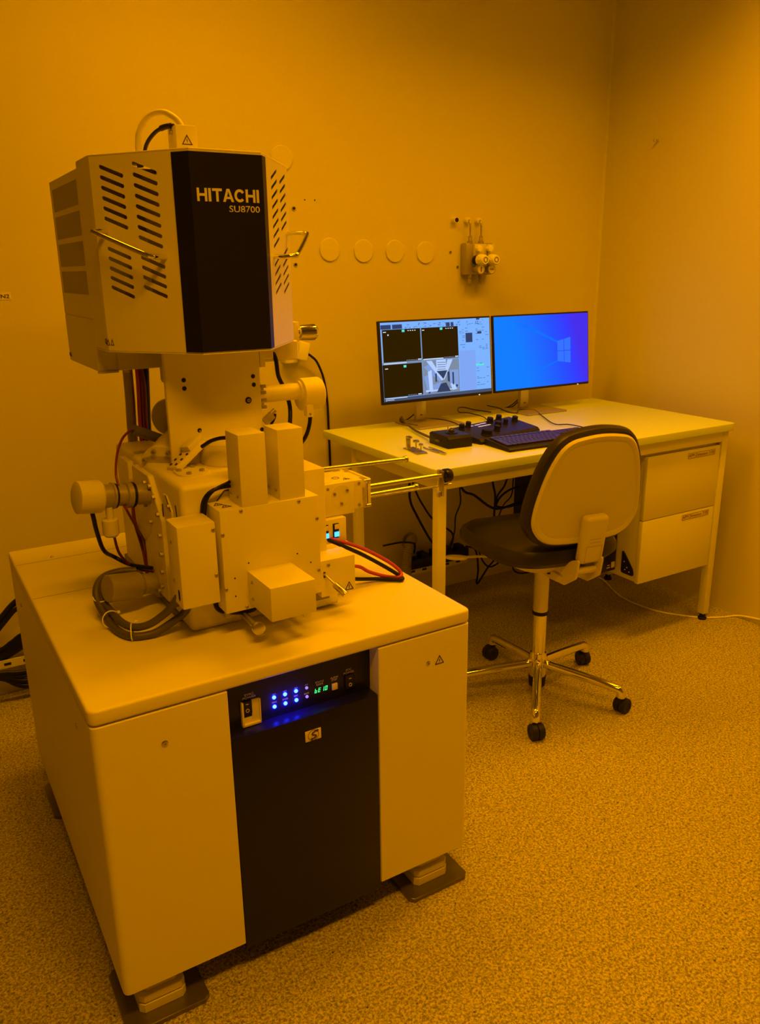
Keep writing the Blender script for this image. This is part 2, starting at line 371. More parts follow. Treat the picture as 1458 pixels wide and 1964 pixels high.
# left flange plates with bolts
g = G(); g.prism(rpoly([(.335, .79), (.56, .79), (.56, 1.075), (.42, 1.075), (.335, .985)], .012, 4), (.272, 0, 0), Y1, Z1, (-1, 0, 0), .014, .002, 1)
fp = obj('side_flange', g, CREAM2, sem)
g = G().prism(rpoly([(.285, .86), (.345, .86), (.345, 1.05), (.32, 1.05), (.285, 1.02)], .003, 2), (.272, 0, 0), Y1, Z1, (-1, 0, 0), .005, .001, 1); obj('flange_cover', g, CREAM2, fp)
g = G(); g.tube([(.2655, .345, .90), (.2655, .345, 1.025)], .0012, 6, 0); g.tube([(.2665, .287, 1.02), (.2665, .318, 1.05)], .0010, 6, 0); obj('flange_gap', g, INK, fp)
g = G()
for (v, z) in [(.352, 1.0), (.352, .95), (.352, .905), (.36, .86), (.372, .82), (.40, .80), (.375, 1.035), (.40, 1.055), (.44, 1.055), (.46, .80), (.45, 1.0), (.42, .965), (.42, 1.015)]:
    g.revolve((.258, v, z), (-1, 0, 0), [(0, .006), (.007, .006), (.007, .003), (.003, .003)], 6)
for (v, z) in [(.30, 1.03), (.305, .995), (.30, .875), (.295, .80)]: g.revolve((.2675, v, z), (-1, 0, 0), [(0, .0055), (.005, .0055), (.005, .003), (.003, .003)], 6)
obj('flange_bolts', g, GREYM, fp)
g = G().box(.258, .31, .60, .68, .955, 1.072, .003); obj('pump_box', g, CREAM2, sem)
# tilted port housing at upper left of chamber
A = Vector((.410, .60, 1.118)); B_ = Vector((.316, .480, 1.080)); dd = (B_-A).normalized()
g = G().revolve(A, dd, [(0, .042), (.004, .046), ((B_-A).length*.45, .046), ((B_-A).length*.5, .050), ((B_-A).length, .050)], 32)
ph = obj('port_housing', g, CREAM2, sem)
g = G().revolve(B_, dd, [(0, .054), (.010, .054)], 32)
g.prism(rpoly([(-.030, -.075), (.030, -.075), (.045, .03), (-.045, .03)], .02, 4), B_, frame(dd)[0], frame(dd)[1], dd, .010, .001, 1)
fl = obj('port_flange', g, CREAM2, ph)
g = G(); x_, y_ = frame(dd)
for k in range(8):
    a = k*math.pi/4+.3; p = B_+dd*.012+(x_*math.cos(a)+y_*math.sin(a))*.045
    g.revolve(p, dd, [(0, .006), (.007, .006), (.007, .003), (.004, .003)], 6)
obj('flange_bolts', g, GREYM, ph)
g = G().zprism(rpoly([(.300, .30), (.375, .30), (.375, .385), (.300, .385)], .035, 6), 1.087, 1.0925, .001, 1)
fl = obj('top_flange', g, CREAM2, ch)
g = G()
for (u, v) in [(.322, .312), (.356, .325), (.312, .352), (.35, .372), (.332, .375)]: g.revolve((u, v, 1.0915), Z1, [(0, .006), (.006, .006), (.006, .003), (.003, .003)], 6)
obj('flange_bolts', g, GREYM, ch)
g = G().revolve((.452, .405, 1.087), Z1, [(0, .066), (.003, .068), (.052, .068), (.060, .060)], 40); obj('lens_housing', g, CREAM2, sem)
g = G(); T = Matrix.Translation((.350, .395, 1.118)) @ Matrix.Rotation(R(-32), 4, 'Y') @ Matrix.Rotation(R(18), 4, 'Z')
g.box(-.055, .045, -.022, .022, -.008, .008, .004, 2, T); g.box(.0, .05, -.018, .018, .006, .022, .004, 2, T)
ap = obj('aperture_unit', g, CREAM2, sem)
g = G()
for q in [(-.045, -.012), (-.045, .010), (-.028, -.014), (-.028, .012), (-.010, -.015), (-.010, .012)]:
    g.revolve(T @ Vector((q[0], q[1], .008)), T.to_3x3() @ Vector((0, 0, 1)), [(0, .0035), (.002, .0035)], 8)
obj('screws', g, INK, ap)
obj('aperture_cable', G().tube([(.372, .36, 1.140), (.388, .33, 1.158), (.41, .30, 1.166), (.44, .27, 1.160), (.45, .25, 1.145)], .0045), BLACK, sem)
# --- front cover box with tall boxes, motor box
fc = obj('stage_cover', G().box(.327, .5565, .146, .226, .816, 1.0465, .002), CREAM, sem)
g = G()
for (u, z) in [(.331, .995), (.330, .873), (.374, .823), (.5505, .872), (.508, 1.040), (.5505, .994), (.374, 1.040)]: screw(g, (u, .146, z), NV, .0042)
obj('cover_screws', g, GREYM, fc)
g = G()
for (u, z) in [(.384, .922), (.351, .894), (.350, .853), (.499, .921), (.531, .894)]: g.revolve((u, .1465, z), NV, [(0, .0018), (.0008, .0018)], 8)
obj('cover_holes', g, HOLE, fc)
g = G(); bolt_tri(g, (.342, .190, 1.0467), X1, Y1, .022); bolt_tri(g, (.352, .168, 1.0467), X1, Y1, .022); obj('warning_stickers', g, INK, fc)
for (u0_, u1_, v0_, v1_, vt) in [(.3775, .4375, .147, .219, 1.200), (.4675, .5275, .153, .224, 1.200)]:
    t = obj('motor_tower', G().box(u0_, u1_, v0_, v1_, 1.0465, vt, .0012), CREAM, sem)
    g = G(); screw(g, (u0_, v0_+.018, 1.066), (-1, 0, 0), .004); screw(g, (u0_, v1_-.014, 1.066), (-1, 0, 0), .004); obj('tower_screws', g, GREYM, t)
obj('cable_strain_relief', G().box(.4395, .4475, .19, .20, 1.046, 1.065, .001), BLACK, sem)
mb = obj('motor_box', G().box(.3795, .4815, .0235, .146, .8315, .905, .0012), CREAM, sem)
g = G(); screw(g, (.3795, .12, .887), (-1, 0, 0), .004); screw(g, (.3795, .12, .849), (-1, 0, 0), .004); obj('box_screws', g, GREYM, mb)
sc_ = obj('side_cover', G().box(.2345, .3165, .146, .222, .8465, 1.0275, .004, 2), CREAM, sem)
g = G(); screw(g, (.311, .146, 1.010), NV, .0045); screw(g, (.311, .146, .910), NV, .0045); screw(g, (.2345, .19, .985), (-1, 0, 0), .004); screw(g, (.2345, .19, .90), (-1, 0, 0), .004)
obj('cover_screws', g, GREYM, sc_)
obj('cable_slot', G().prism(rpoly([(.160, .862), (.172, .862), (.172, .886), (.160, .886)], .005), (.2348, 0, 0), Y1, Z1, (-1, 0, 0), .0006), HOLE, sc_)
# stage feed knobs below
for (u, z, l, r) in [(.377, .792, .10, .0145), (.492, .800, .16, .0115)]:
    g = G().cyl((u, .10 if u < .4 else .095, z), (u, .30, z), r*.55, 16); g.cyl((u, .088, z), (u, .100, z), r, 24, .002)
    obj('stage_knob', g, STEEL if u < .4 else CREAM2, sem)
g = G().box(.335, .45, .18, .24, .79, .815, .002); g.box(.50, .60, .19, .30, .775, .80, .002); obj('stage_bracket', g, GREYM, sem)
# side box with warning triangle and lever
b2 = obj('lever_box', G().box(.5575, .6465, .150, .216, .8005, .889, .0012), CREAM, sem)
g = G(); screw(g, (.577, .150, .877), NV, .0045); obj('box_screws', g, GREYM, b2)
obj('warning_sticker', ring_tri(G(), (.6295, .1498, .805), X1, Z1, .024), INK, b2)
g = G().cyl((.5655, .150, .857), (.574, .10, .840), .0028, 12); g.cyl((.573, .112, .843), (.582, .078, .827), .0078, 16, .001); obj('lever', g, STEEL, b2)
g = G().box(.5635, .569, .1494, .1502, .848, .862); obj('lever_slot', g, HOLE, b2)
g = G().box(.555, .62, .19, .25, .760, .80, .001); obj('box_bracket', g, STEEL, b2)
# blue switch box
bx = obj('switch_box', G().box(.600, .6965, .280, .315, .876, .938, .0015), CREAM, sem)
SWB = mat('blue_lit_switch', (.1, .4, 1), .4, emit=(.02, .38, 1), estr=2.2)
for x0_ in (.630, .6585):
    s = obj('push_switch', G().box(x0_, x0_+.016, .2775, .281, .890, .9265, .0008), BLACK, bx)
    obj('upper_key', G().box(x0_+.004, x0_+.015, .2755, .279, .9125, .9245, .0008), LABELP, s)
    obj('lower_key', G().box(x0_+.003, x0_+.016, .2755, .279, .893, .9055, .0008), SWB, s, label='lower key lit blue')
# load lock
ll = obj('load_lock', G().box(.600, .7315, .298, .475, .939, 1.0215, .002), CREAM2, sem)
g = G().box(.7315, .7565, .300, .47, .948, 1.0205, .002); g.box(.775, .783, .305, .45, .945, 1.019, .001); g.box(.7565, .775, .34, .45, .95, 1.015); obj('load_lock_door', g, CREAM2, ll)
g = G(); g.tube([(.764, .302, 1.016), (.766, .297, 1.010), (.766, .297, .957), (.764, .302, .951)], .003, 8, 0); g.cyl((.760, .300, 1.0165), (.779, .300, 1.0165), .003); g.cyl((.760, .300, .951), (.779, .300, .951), .004); obj('door_handle', g, STEEL, ll)
g = G().revolve((.693, .298, .989), NV, [(0, .027), (.0015, .027)], 36); obj('round_cover', g, CREAM2, ll)
g = G()
for a in (35, 160, 270): g.revolve((.693+.020*math.cos(R(a)), .297, .989+.020*math.sin(R(a))), NV, [(0, .0042), (.004, .0042), (.004, .002), (.002, .002)], 8)
for p in [(.745, 1.013), (.745, .957), (.657, 1.010)]: g.revolve((p[0], .299, p[1]), NV, [(0, .0038), (.003, .0038)], 8)
obj('cover_screws', g, GREYM, ll)
g = G().zprism(rpoly([(.60, .312), (.67, .312), (.69, .335), (.672, .372), (.60, .372)], .012), 1.0212, 1.0232, .0005, 1); obj('top_plate', g, CREAM2, ll)
g = G(); screw(g, (.625, .36, 1.023), Z1, .0045); screw(g, (.667, .348, 1.023), Z1, .0045); obj('top_screws', g, GREYM, ll)
g = G(); g.box(.61, .66, .42, .46, 1.021, 1.034, .002); obj('top_block', g, CREAM2, ll)
g = G(); ring_tri(g, (.752-.03, .318, 1.0217), X1, Y1, .020); g.torus((.704, .345, 1.0217), Z1, .009, .0009); obj('warning_stickers', g, INK, ll)
g = G(); g.box(.625, .668, .300, .42, .926, .94); obj('load_lock_bracket', g, GREYM, ll)
ROD = mat('polished_rod', (.72, .74, .45), .27, 1.0)
for (a, b3, r, cap) in [((.70, .42, 1.029), (.948, .40, 1.028), .0062, .009), ((.775, .330, .990), (1.022, .330, .9885), .0070, 0), ((.775, .36, .958), (.955, .36, .958), .0060, .009), ((.775, .33, .962), (1.052, .33, .9585), .0030, 0)]:
    g = G().cyl(a, b3, r, 16)
    if cap: g.cyl(Vector(b3)-Vector((.004, 0, 0)), Vector(b3)+Vector((.006, 0, 0)), cap, 18, .001)
    obj('transfer_rod', g, ROD, sem)
cl = obj('rod_clamp', G().box(1.016, 1.023, .322, .338, .930, 1.0005, .001).box(1.008, 1.016, .326, .336, .945, .998, .001), STEEL, sem)
obj('clamp_screw', G().cyl((1.010, .33, .929), (1.010, .33, .940), .006, 12).cyl((1.012, .33, .996), (1.012, .33, 1.004), .006, 12), STEEL, cl)
obj('transfer_knob', G().revolve((1.022, .330, .985), X1, [(0, .010), (.003, .016), (.006, .0190), (.020, .0190), (.026, .016), (.029, .008)], 28), mat('glossy_black_knob', (.008, .006, .008), .22, spec=.35), sem)
# --- left detectors
P0 = Vector((.093, .40, 1.0530)); P1 = Vector((.266, .425, 1.030)); d = (P1-P0).normalized()
g = G().revolve(P0, d, [(0, .030), (.003, .036), (.052, .037), (.056, .034), (.0565, .026)], 36); cr_ = obj('side_detector', g, BEIGE, sem)
g = G().revolve(P0, d, [(.055, .027), (.078, .027), (.079, .030), (.084, .030)], 32); g.revolve(P0, d, [(.088, .024), (.110, .024), (.112, .0295), (.124, .0295)], 32)
g.revolve(P0, d, [(.130, .0235), (.178, .0235)], 32); obj('detector_tube', g, GREYM, cr_)
g = G().revolve(P0, d, [(.083, .0285), (.089, .0285)], 32); g.revolve(P0, d, [(.123, .029), (.131, .029)], 32); obj('clamp_ring', g, BLACK, cr_)
g = G().cyl((.161, .40, 1.022), (.161, .40, .992), .0085, 18); g.revolve((.160, .40, .994), (0, .02, -1), [(0, .0155), (.002, .018), (.036, .018), (.041, .014)], 28); obj('pressure_gauge', g, BEIGE, cr_)
P0 = Vector((.136, .395, .832)); P1 = Vector((.274, .43, .808)); d = (P1-P0).normalized(); l = (P1-P0).length
g = G().revolve(P0, d, [(0, .030), (.002, .032), (.075, .032), (.077, .0315), (.086, .0245), (l-.012, .0245)], 36); mo = obj('side_motor', g, GREYM, sem)
g = G().revolve(P0, d, [(l-.014, .036), (l-.002, .036)], 36); obj('motor_flange', g, GREYM, mo)
x_, y_ = frame(d); g = G()
for k in range(6):
    a = k*math.pi/3; g.revolve(P0+d*(l-.014)+(x_*math.cos(a)+y_*math.sin(a))*.031, -d, [(0, .004), (.005, .004)], 8)
obj('flange_bolts', g, GREYM, mo)
# --- column
g = G().zprism(rpoly([(.318, .42), (.549, .42), (.549, .432), (.318, .432)], [.004, .004, .001, .001]), 1.088, 1.358, .001, 1)
col = obj('column_cover', g, CREAM2, sem)
obj('column_tube', G().cyl((.436, .515, 1.088), (.436, .515, 1.357), .076, 40), CREAM2, sem)
g = G()
for (u, z) in [(.361, 1.285), (.361, 1.266), (.530, 1.281), (.531, 1.261), (.389, 1.166), (.5455, 1.151)]: g.revolve((u, .4205, z), NV, [(0, .0052), (.001, .0052)], 14)
g.revolve((.515, .4205, 1.225), NV, [(0, .008), (.001, .008)], 18); obj('screw_holes', g, HOLE, col)
g = G(); g.revolve((.515, .420, 1.225), NV, [(0, .0045), (.003, .0045), (.003, .0025), (.001, .0025)], 12); g.revolve((.390, .420, 1.1645), NV, [(0, .0028), (.002, .002)], 10); obj('recessed_screws', g, GREYM, col)
g = G().revolve((.546, .45, 1.231), X1, [(0, .030), (.012, .030), (.012, .024), (.018, .0205), (.112, .0205), (.113, .026), (.119, .026)], 32)
ud = obj('column_detector', g, CREAM2, sem)
g = G().revolve((.664, .45, 1.222), X1, [(0, .036), (.002, .0405), (.052, .0405), (.057, .037)], 40); g.prism(rpoly([(.664, 1.17), (.682, 1.17), (.682, 1.20), (.664, 1.20)], .004), (0, .409, 0), X1, Z1, Y1, .02); obj('detector_drum', g, CREAM, ud)
g = G()
for z in (1.205, 1.222, 1.240, 1.255): g.box(.548, .562, .419, .426, z-.004, z+.004, .001)
obj('clamp_bolts', g, GREYM, ud)
g = G(); screw(g, (.672, .4085, 1.178), NV, .003); obj('drum_screws', g, GREYM, ud)
T = Matrix.Translation((.564, .42, 1.176)) @ Matrix.Rotation(R(-38), 4, 'Y')
g = G().box(-.014, .014, -.008, .008, -.009, .009, .002, 2, T); g.cyl(T @ Vector((.012, 0, .004)), T @ Vector((.026, 0, .004)), .006, 14); obj('angled_connector', g, GREYM, sem)
obj('connector_cable', G().tube([(.582, .42, 1.186), (.580, .42, 1.176), (.570, .42, 1.160), (.560, .42, 1.145), (.555, .42, 1.12)], .0035), BLACK, sem)
g = G().revolve((.392, .66, 1.165), (-.25, -1, .1), [(0, .046), (.050, .046), (.053, .040)], 36); obj('rear_pump', g, BEIGE, sem)
g = G().cyl((.270, .550, 1.160), (.372, .600, 1.108), .0125, 20, .001); obj('support_tube', g, DARKM, sem)
# --- head
FL = [(.359, .265), (.512, .265)]; Lb = (.2115, .459); Rb = (.6595, .459)
ZH0, ZH1 = 1.3575, 1.7505
dl = Vector((Lb[0]-.359, Lb[1]-.265, 0)).normalized(); nl = Vector((-dl.y, dl.x, 0)); nl = nl if nl.x < 0 else -nl      # left chamfer direction / outward normal
drr = Vector((Rb[0]-.512, Rb[1]-.265, 0)).normalized(); nr = Vector((drr.y, -drr.x, 0)); nr = nr if nr.x > 0 else -nr
outline = [(.2095, .575), (.2095, .475), Lb, (.359, .265), (.512, .265), Rb, (.6615, .475), (.6615, .575)]
def inset(poly, t):
    P = [Vector(p) for p in poly]; out = []
    for i, p in enumerate(P):
        ns = []
        for a, b4 in ((P[i-1], p), (p, P[(i+1) % len(P)])) if 0 < i < len(P)-1 else (((P[0], P[1]),) if i == 0 else ((P[-2], P[-1]),)):
            e = (b4-a).normalized(); ns.append(Vector((-e.y, e.x)))
        n = sum(ns, Vector((0, 0))); n = n/n.length; k = t/max(.3, n.dot(ns[0])); out.append(tuple(p+n*k))
    return out
cen = Vector((.4355, .50))
inn = inset(outline, .002)
if (Vector(inn[3])-cen).length > (Vector(outline[3])-cen).length: inn = inset(outline, -.002)
g = G(); g.zprism(outline+inn[::-1], ZH0, ZH1)
head = obj('head_cover', g, CREAM, sem, smooth=False)
# ventilation slots cut through both slanted faces
SLOTS = []
for k in range(6): SLOTS.append((.219, 1.730-.0200*k))
for k in range(5): SLOTS.append((.2185, 1.5700-.0197*k))
for k in range(8): SLOTS.append((.1365, 1.7315-.0201*k))
for k in range(4): SLOTS.append((.1352, 1.551-.0197*k))
cut = G()
def capsule(s0, z0, s1, z1, r):
    a = math.atan2(z1-z0, s1-s0); pts = []
    for k in range(7): t = a+math.pi/2+k*math.pi/6; pts.append((s0+r*math.cos(t), z0+r*math.sin(t)))
    for k in range(7): t = a-math.pi/2+k*math.pi/6; pts.append((s1+r*math.cos(t), z1+r*math.sin(t)))
    return pts
for (s, z) in SLOTS:
    cut.prism(capsule(s-.003, z, s-.0545, z-.0195, .0041), Vector((.359, .265, 0))+nl*.01, dl, Z1, -nl, .03)
    cut.prism(capsule(s-.003, z, s-.0545, z-.0195, .0041), Vector((.512, .265, 0))+nr*.01, drr, Z1, -nr, .03)
bmesh.ops.recalc_face_normals(cut.bm, faces=cut.bm.faces)
cm = bpy.data.meshes.new('cut'); cut.bm.to_mesh(cm); cut.bm.free(); co = bpy.data.objects.new('cut', cm); C.objects.link(co); co.parent = sem
md = head.modifiers.new('b', 'BOOLEAN'); md.operation = 'DIFFERENCE'; md.solver = 'EXACT'; md.object = co
dg = bpy.context.evaluated_depsgraph_get(); dg.update()
nm = bpy.data.meshes.new_from_object(head.evaluated_get(dg)); head.modifiers.clear(); head.data = nm; nm.name = 'head_cover'
bpy.data.objects.remove(co)
g = G().zprism([p for p in inset(outline, .0005 if (Vector(inset(outline, .002)[3])-cen).length < (Vector(outline[3])-cen).length else -.0005)], ZH1, ZH1+.004, .001, 1); g2 = None
obj('head_top', g, CREAM2, head)
g = G().zprism(outline, ZH0-.004, ZH0-.0005, .001, 1); obj('head_underside', g, CREAM2, head)
g = G().cyl((.425, .47, ZH0-.005), (.425, .47, ZH1-.03), .10, 40); g.box(.30, .57, .545, .57, ZH0, ZH1-.02); g.cyl((.33, .52, 1.40), (.33, .52, 1.60), .04); obj('inner_column', g, BEIGE, head)
# black front panel that wraps both folds
g = G(); e = .0022
pa = Vector((.359, .265))+Vector((dl.x, dl.y))*.040; pb = Vector((.512, .265))+Vector((drr.x, drr.y))*.028
o_ = [pa+Vector((nl.x, nl.y))*e, Vector((.359, .265))+(Vector((nl.x, nl.y))+Vector((0, -1))).normalized()*e*1.04, Vector((.512, .265))+(Vector((nr.x, nr.y))+Vector((0, -1))).normalized()*e*1.04, pb+Vector((nr.x, nr.y))*e]
i_ = [pa, Vector((.359, .265)), Vector((.512, .265)), pb]
g.zprism([tuple(p) for p in o_]+[tuple(p) for p in i_[::-1]], ZH0+.0015, ZH1-.003)
fpn = obj('front_panel', g, BLACK, head, smooth=False)
gl = {'H': (1.0, [[(0, 0), (.24, 0), (.24, .40), (.76, .40), (.76, 0), (1, 0), (1, 1), (.76, 1), (.76, .60), (.24, .60), (.24, 1), (0, 1)]]),
      'I': (.26, [[(0, 0), (.26, 0), (.26, 1), (0, 1)]]),
      'T': (.98, [[(.37, 0), (.61, 0), (.61, .80), (.98, .80), (.98, 1), (0, 1), (0, .80), (.37, .80)]]),
      'A': (1.12, [[(0, 0), (.26, 0), (.345, .22), (.775, .22), (.86, 0), (1.12, 0), (.70, 1), (.42, 1)]]),
      'C': (1.05, [])}
arc_o = [(.54+.54*math.cos(R(a)), .5+.5*math.sin(R(a))) for a in range(32, 329, 12)]
arc_i = [(.54+.29*math.cos(R(a)), .5+.29*math.sin(R(a))) for a in range(32, 329, 12)]
gl['C'] = (1.03, [arc_o+arc_i[::-1]])
x = 0; tot = sum(gl[c][0] for c in 'HITACHI')+.13*6-.10; sc3 = .1335/tot
for n_, c in enumerate('HITACHI'):
    g = G()
    for P in gl[c][1]: g.prism([(a*sc3, b2*.0250) for a, b2 in P], (.3692+x*sc3, .2627, 1.6558), X1, Z1, NV, .0006)
    obj('maker_letter', g, SILVERTXT, head, smooth=False)
    if c == 'A':
        obj('letter_opening', G().prism([(.43*sc3, .40*.025), (.69*sc3, .40*.025), (.56*sc3, .78*.025)], (.3692+x*sc3, .26205, 1.6558), X1, Z1, NV, .0004), BLACK, head, smooth=False)
    x += gl[c][0]+(.06 if c in 'TA' else .13)
text('model_lettering', 'SU8700', (.4355, .2627, 1.6365), X1, Z1, .0665, .0125, SILVERTXT, head, bold=.004)
def handle(side):
    D, N, a = (dl, nl, Vector((.359, .265, 0))) if side < 0 else (drr, nr, Vector((.512, .265, 0)))
    A_ = a+D*.216+Z1*1.604; B2_ = a+D*.074+Z1*1.551; h = .050
    g = G(); pts = [A_, A_+N*(h-.016), A_+N*(h-.005)+(B2_-A_).normalized()*.004, A_+N*h+(B2_-A_).normalized()*.016, B2_+N*h-(B2_-A_).normalized()*.016, B2_+N*(h-.005)-(B2_-A_).normalized()*.004, B2_+N*(h-.016), B2_]
    g.tube(pts, .0052, 14, 3); obj('lift_handle', g, CHROME, head, label='chrome carrying handle')
handle(-1); handle(1)
g = G(); q = Vector((.359, .265, 0))+nl*.0003
for s_ in (.2605-.0, .248):
    pass
for k, s_ in enumerate((.243, .232)):
    o3 = q+dl*s_+Z1*1.369; t3 = [(-.0045, 0), (.0045, 0), (0, .014)]; t4 = [(-.003, .0012), (.003, .0012), (0, .0105)]
    for i in range(3): j = (i+1) % 3; g.prism([t3[i], t3[j], t4[j], t4[i]], o3, -dl, Z1, nl, .0005)
g.torus((.2093, .468, 1.377), X1, .0055, .0007, 20); obj('warning_icons', g, INK, head)
# rear box
g = G(); g.box(.2155, .6555, .560, .938, 1.418, 1.7450, .002, 1); g.box(.2155, .6555, .605, .938, 1.2960, 1.418, .002, 1)
rb = obj('rear_housing', g, CREAM2, sem)
g = G()
for (z0_, z1_) in [(1.670, 1.7225), (1.604, 1.657), (1.5375, 1.5915), (1.473, 1.5255)]: g.box(.2149, .2160, .619, .907, z0_, z1_)
obj('mesh_window', g, MESHP, rb, smooth=False)
g = G()
for v in (.925, .915): g.prism([(-.004, 0), (.004, 0), (0, .012)], (.2152, v, 1.307), Y1, Z1, (-1, 0, 0), .0005)
g.torus((.2152, .932, 1.313), X1, .004, .0006, 16); obj('warning_icons', g, INK, rb)
g = G(); g.box(.258, .262, .6035, .605, 1.297, 1.357); g.box(.215, .262, .600, .612, 1.292, 1.297, .001); g.cyl((.285, .62, 1.296), (.285, .62, 1.288), .006); g.box(.235, .27, .52, .57, 1.7435, 1.765, .002); obj('housing_brackets', g, BEIGE, rb)
g = G().box(.40, .50, .56, .75, 1.24, 1.35, .01, 2); obj('rear_neck', g, BEIGE, sem)
# right side attachments of head
g = G().box(.560, .690, .50, .62, 1.303, 1.352, .003, 1); g.box(.556, .590, .43, .50, 1.318, 1.3545, .002, 1); g.box(.552, .566, .425, .47, 1.30, 1.354, .001); obj('side_bracket', g, CREAM2, sem)
hv = obj('valve_block', G().box(.694, .742, .60, .66, 1.339, 1.3905, .002), CREAM2, sem)
g = G().revolve((.741, .63, 1.360), X1, [(0, .012), (.012, .012), (.014, .020), (.045, .0225), (.058, .0225), (.066, .017)], 20); obj('valve_knob', g, CHROME, hv)
g = G(); screw(g, (.703, .60, 1.352), NV, .003); obj('block_screw', g, GREYM, hv)
# top junction box, hoses
jb = obj('high_voltage_box', G().box(.3745, .4205, .38, .435, 1.752, 1.8125, .003, 2), CREAM, sem)
obj('warning_sticker', bolt_tri(G(), (.3975, .3798, 1.7745), X1, Z1, .023), INK, jb)
g = G(); 
for z in (1.800,): g.cyl((.3735, .405, z), (.370, .405, z), .005, 12); g.cyl((.4215, .405, z), (.426, .405, z), .005, 12)
obj('box_screws', g, STEEL, jb)
obj('top_hose', G().tube([(.329, .50, 1.74), (.328, .50, 1.772), (.333, .50, 1.809), (.355, .50, 1.841), (.382, .48, 1.850), (.402, .45, 1.833), (.410, .43, 1.806), (.412, .42, 1.79)], .0068, 16), BEIGE, sem)
ck = obj('top_cable', G().tube([(.342, .50, 1.745), (.342, .50, 1.773), (.346, .48, 1.792), (.356, .45, 1.807), (.366, .42, 1.8115), (.378, .40, 1.8125)], .0042, 12), BLACK, sem)
obj('cable_plug', G().tube([(.3605, .432, 1.8105), (.367, .418, 1.8125), (.374, .405, 1.8125)], .0058, 12, 3), BPLAS, ck)
g = G().revolve((.470, .47, 1.75), Z1, [(0, .016), (.010, .016), (.013, .012)], 24); obj('top_port', g, CREAM2, sem)
# cables of the microscope
obj('cable_conduit', G().tube([(.331, .80, 1.30), (.330, .80, 1.203), (.327, .80, 1.119), (.318, .77, 1.00), (.318, .77, .755)], .013, 14), GREYM, sem)
obj('column_cable', G().tube([(.376, .80, 1.30), (.372, .80, 1.229), (.367, .80, 1.144), (.362, .80, 1.058), (.340, .76, .98)], .0135, 12), BLACK, sem)
for k, (a, b5) in enumerate([(-.003, 0), (.006, .008), (.012, -.006)]):
    obj('column_cable', G().tube([(.352+a*.5, .78+b5, 1.30), (.351+a, .775+b5, 1.232), (.347+a, .775+b5, 1.149), (.343+a, .765+b5, 1.084), (.336+a*.5, .74+b5, 1.00), (.315, .72, .90)], .0048, 8), (RED, DRED, DRED)[k], sem, label='red cable')
obj('cooling_hose', G().tube([(.222, .470, .835), (.185, .477, .838), (.146, .470, .835), (.122, .445, .820), (.117, .420, .795), (.123, .375, .773), (.131, .313, .763), (.150, .264, .763), (.190, .250, .764), (.225, .245, .778), (.262, .235, .804), (.272, .228, .83)], .0085, 14), GCABLE, sem)
obj('cooling_hose', G().tube([(.222, .475, .822), (.160, .449, .832), (.133, .435, .820), (.129, .425, .795), (.136, .37, .782), (.143, .311, .779), (.160, .274, .778), (.186, .255, .785), (.210, .245, .80), (.230, .225, .825), (.242, .195, .862), (.243, .180, .872)], .0085, 14), GCABLE, sem)
g = G(); g.torus((.1255, .425, .805), (.1, .5, -1), .0165, .0014); g.torus((.128, .350, .776), (-.1, 1, -.15), .019, .0014); g.torus((.152, .266, .772), (1, -.35, 0), .0185, .0014); g.box(.142, .149, .345, .352, .787, .793, .001); g.box(.160, .168, .268, .273, .790, .795, .001)
obj('cable_ties', g, WHITE, sem)
obj('detector_cable', G().tube([(.124, .40, 1.02), (.126, .40, 1.00), (.133, .42, .963), (.150, .455, .905), (.185, .52, .862), (.215, .49, .845), (.250, .43, .848)], .0050, 10), BLACK, sem)
obj('detector_cable', G().tube([(.166, .40, .966), (.168, .41, .945), (.185, .46, .89), (.21, .49, .85), (.235, .47, .834), (.262, .45, .830)], .0032, 8), DRED, sem, label='red cable')
obj('detector_cable', G().tube([(.195, .40, 1.02), (.201, .40, 1.003), (.229, .45, .947), (.255, .50, .897), (.258, .50, .863), (.258, .50, .812)], .0030, 8), DRED, sem, label='red cable')
obj('detector_cable', G().tube([(.252, .56, 1.03), (.252, .56, .985), (.252, .56, .93), (.256, .52, .865), (.256, .50, .80)], .0045, 8), DRED, sem, label='red cable')
obj('detector_cable', G().tube([(.269, .55, 1.159), (.255, .535, 1.160), (.232, .515, 1.147), (.207, .47, 1.122), (.190, .425, 1.090), (.189, .41, 1.065)], .0030, 8), DRED, sem, label='thin red cable')
obj('stage_cable', G().tube([(.315, .224, 1.02), (.316, .213, 1.052), (.327, .205, 1.072), (.349, .205, 1.080), (.378, .210, 1.080), (.40, .222, 1.08)], .0042, 10), BLACK, sem)
obj('stage_cable', G().tube([(.318, .216, 1.02), (.321, .206, 1.056), (.337, .200, 1.078), (.369, .205, 1.088), (.395, .222, 1.09)], .0036, 10), BLACK, sem)
obj('stage_cable', G().tube([(.322, .205, .835), (.325, .195, .812), (.345, .185, .803), (.377, .178, .799), (.405, .18, .800), (.42, .20, .81)], .0055, 10), BLACK, sem)
obj('lock_cable', G().tube([(.643, .30, .89), (.665, .272, .885), (.729, .268, .855), (.801, .262, .808), (.834, .250, .776), (.826, .240, .765), (.801, .264, .764), (.760, .280, .780), (.728, .285, .800), (.65, .26, .82), (.61, .22, .83)], .0046, 10), RED, sem, label='red cable looping over the cabinet top')
obj('lock_cable', G().tube([(.640, .29, .89), (.670, .262, .875), (.735, .262, .835), (.799, .255, .790), (.833, .242, .763), (.826, .232, .7605), (.808, .245, .7605), (.772, .268, .762), (.718, .262, .775), (.65, .24, .80), (.61, .22, .82)], .0050, 10), BLACK, sem, label='black cable looping over the cabinet top')
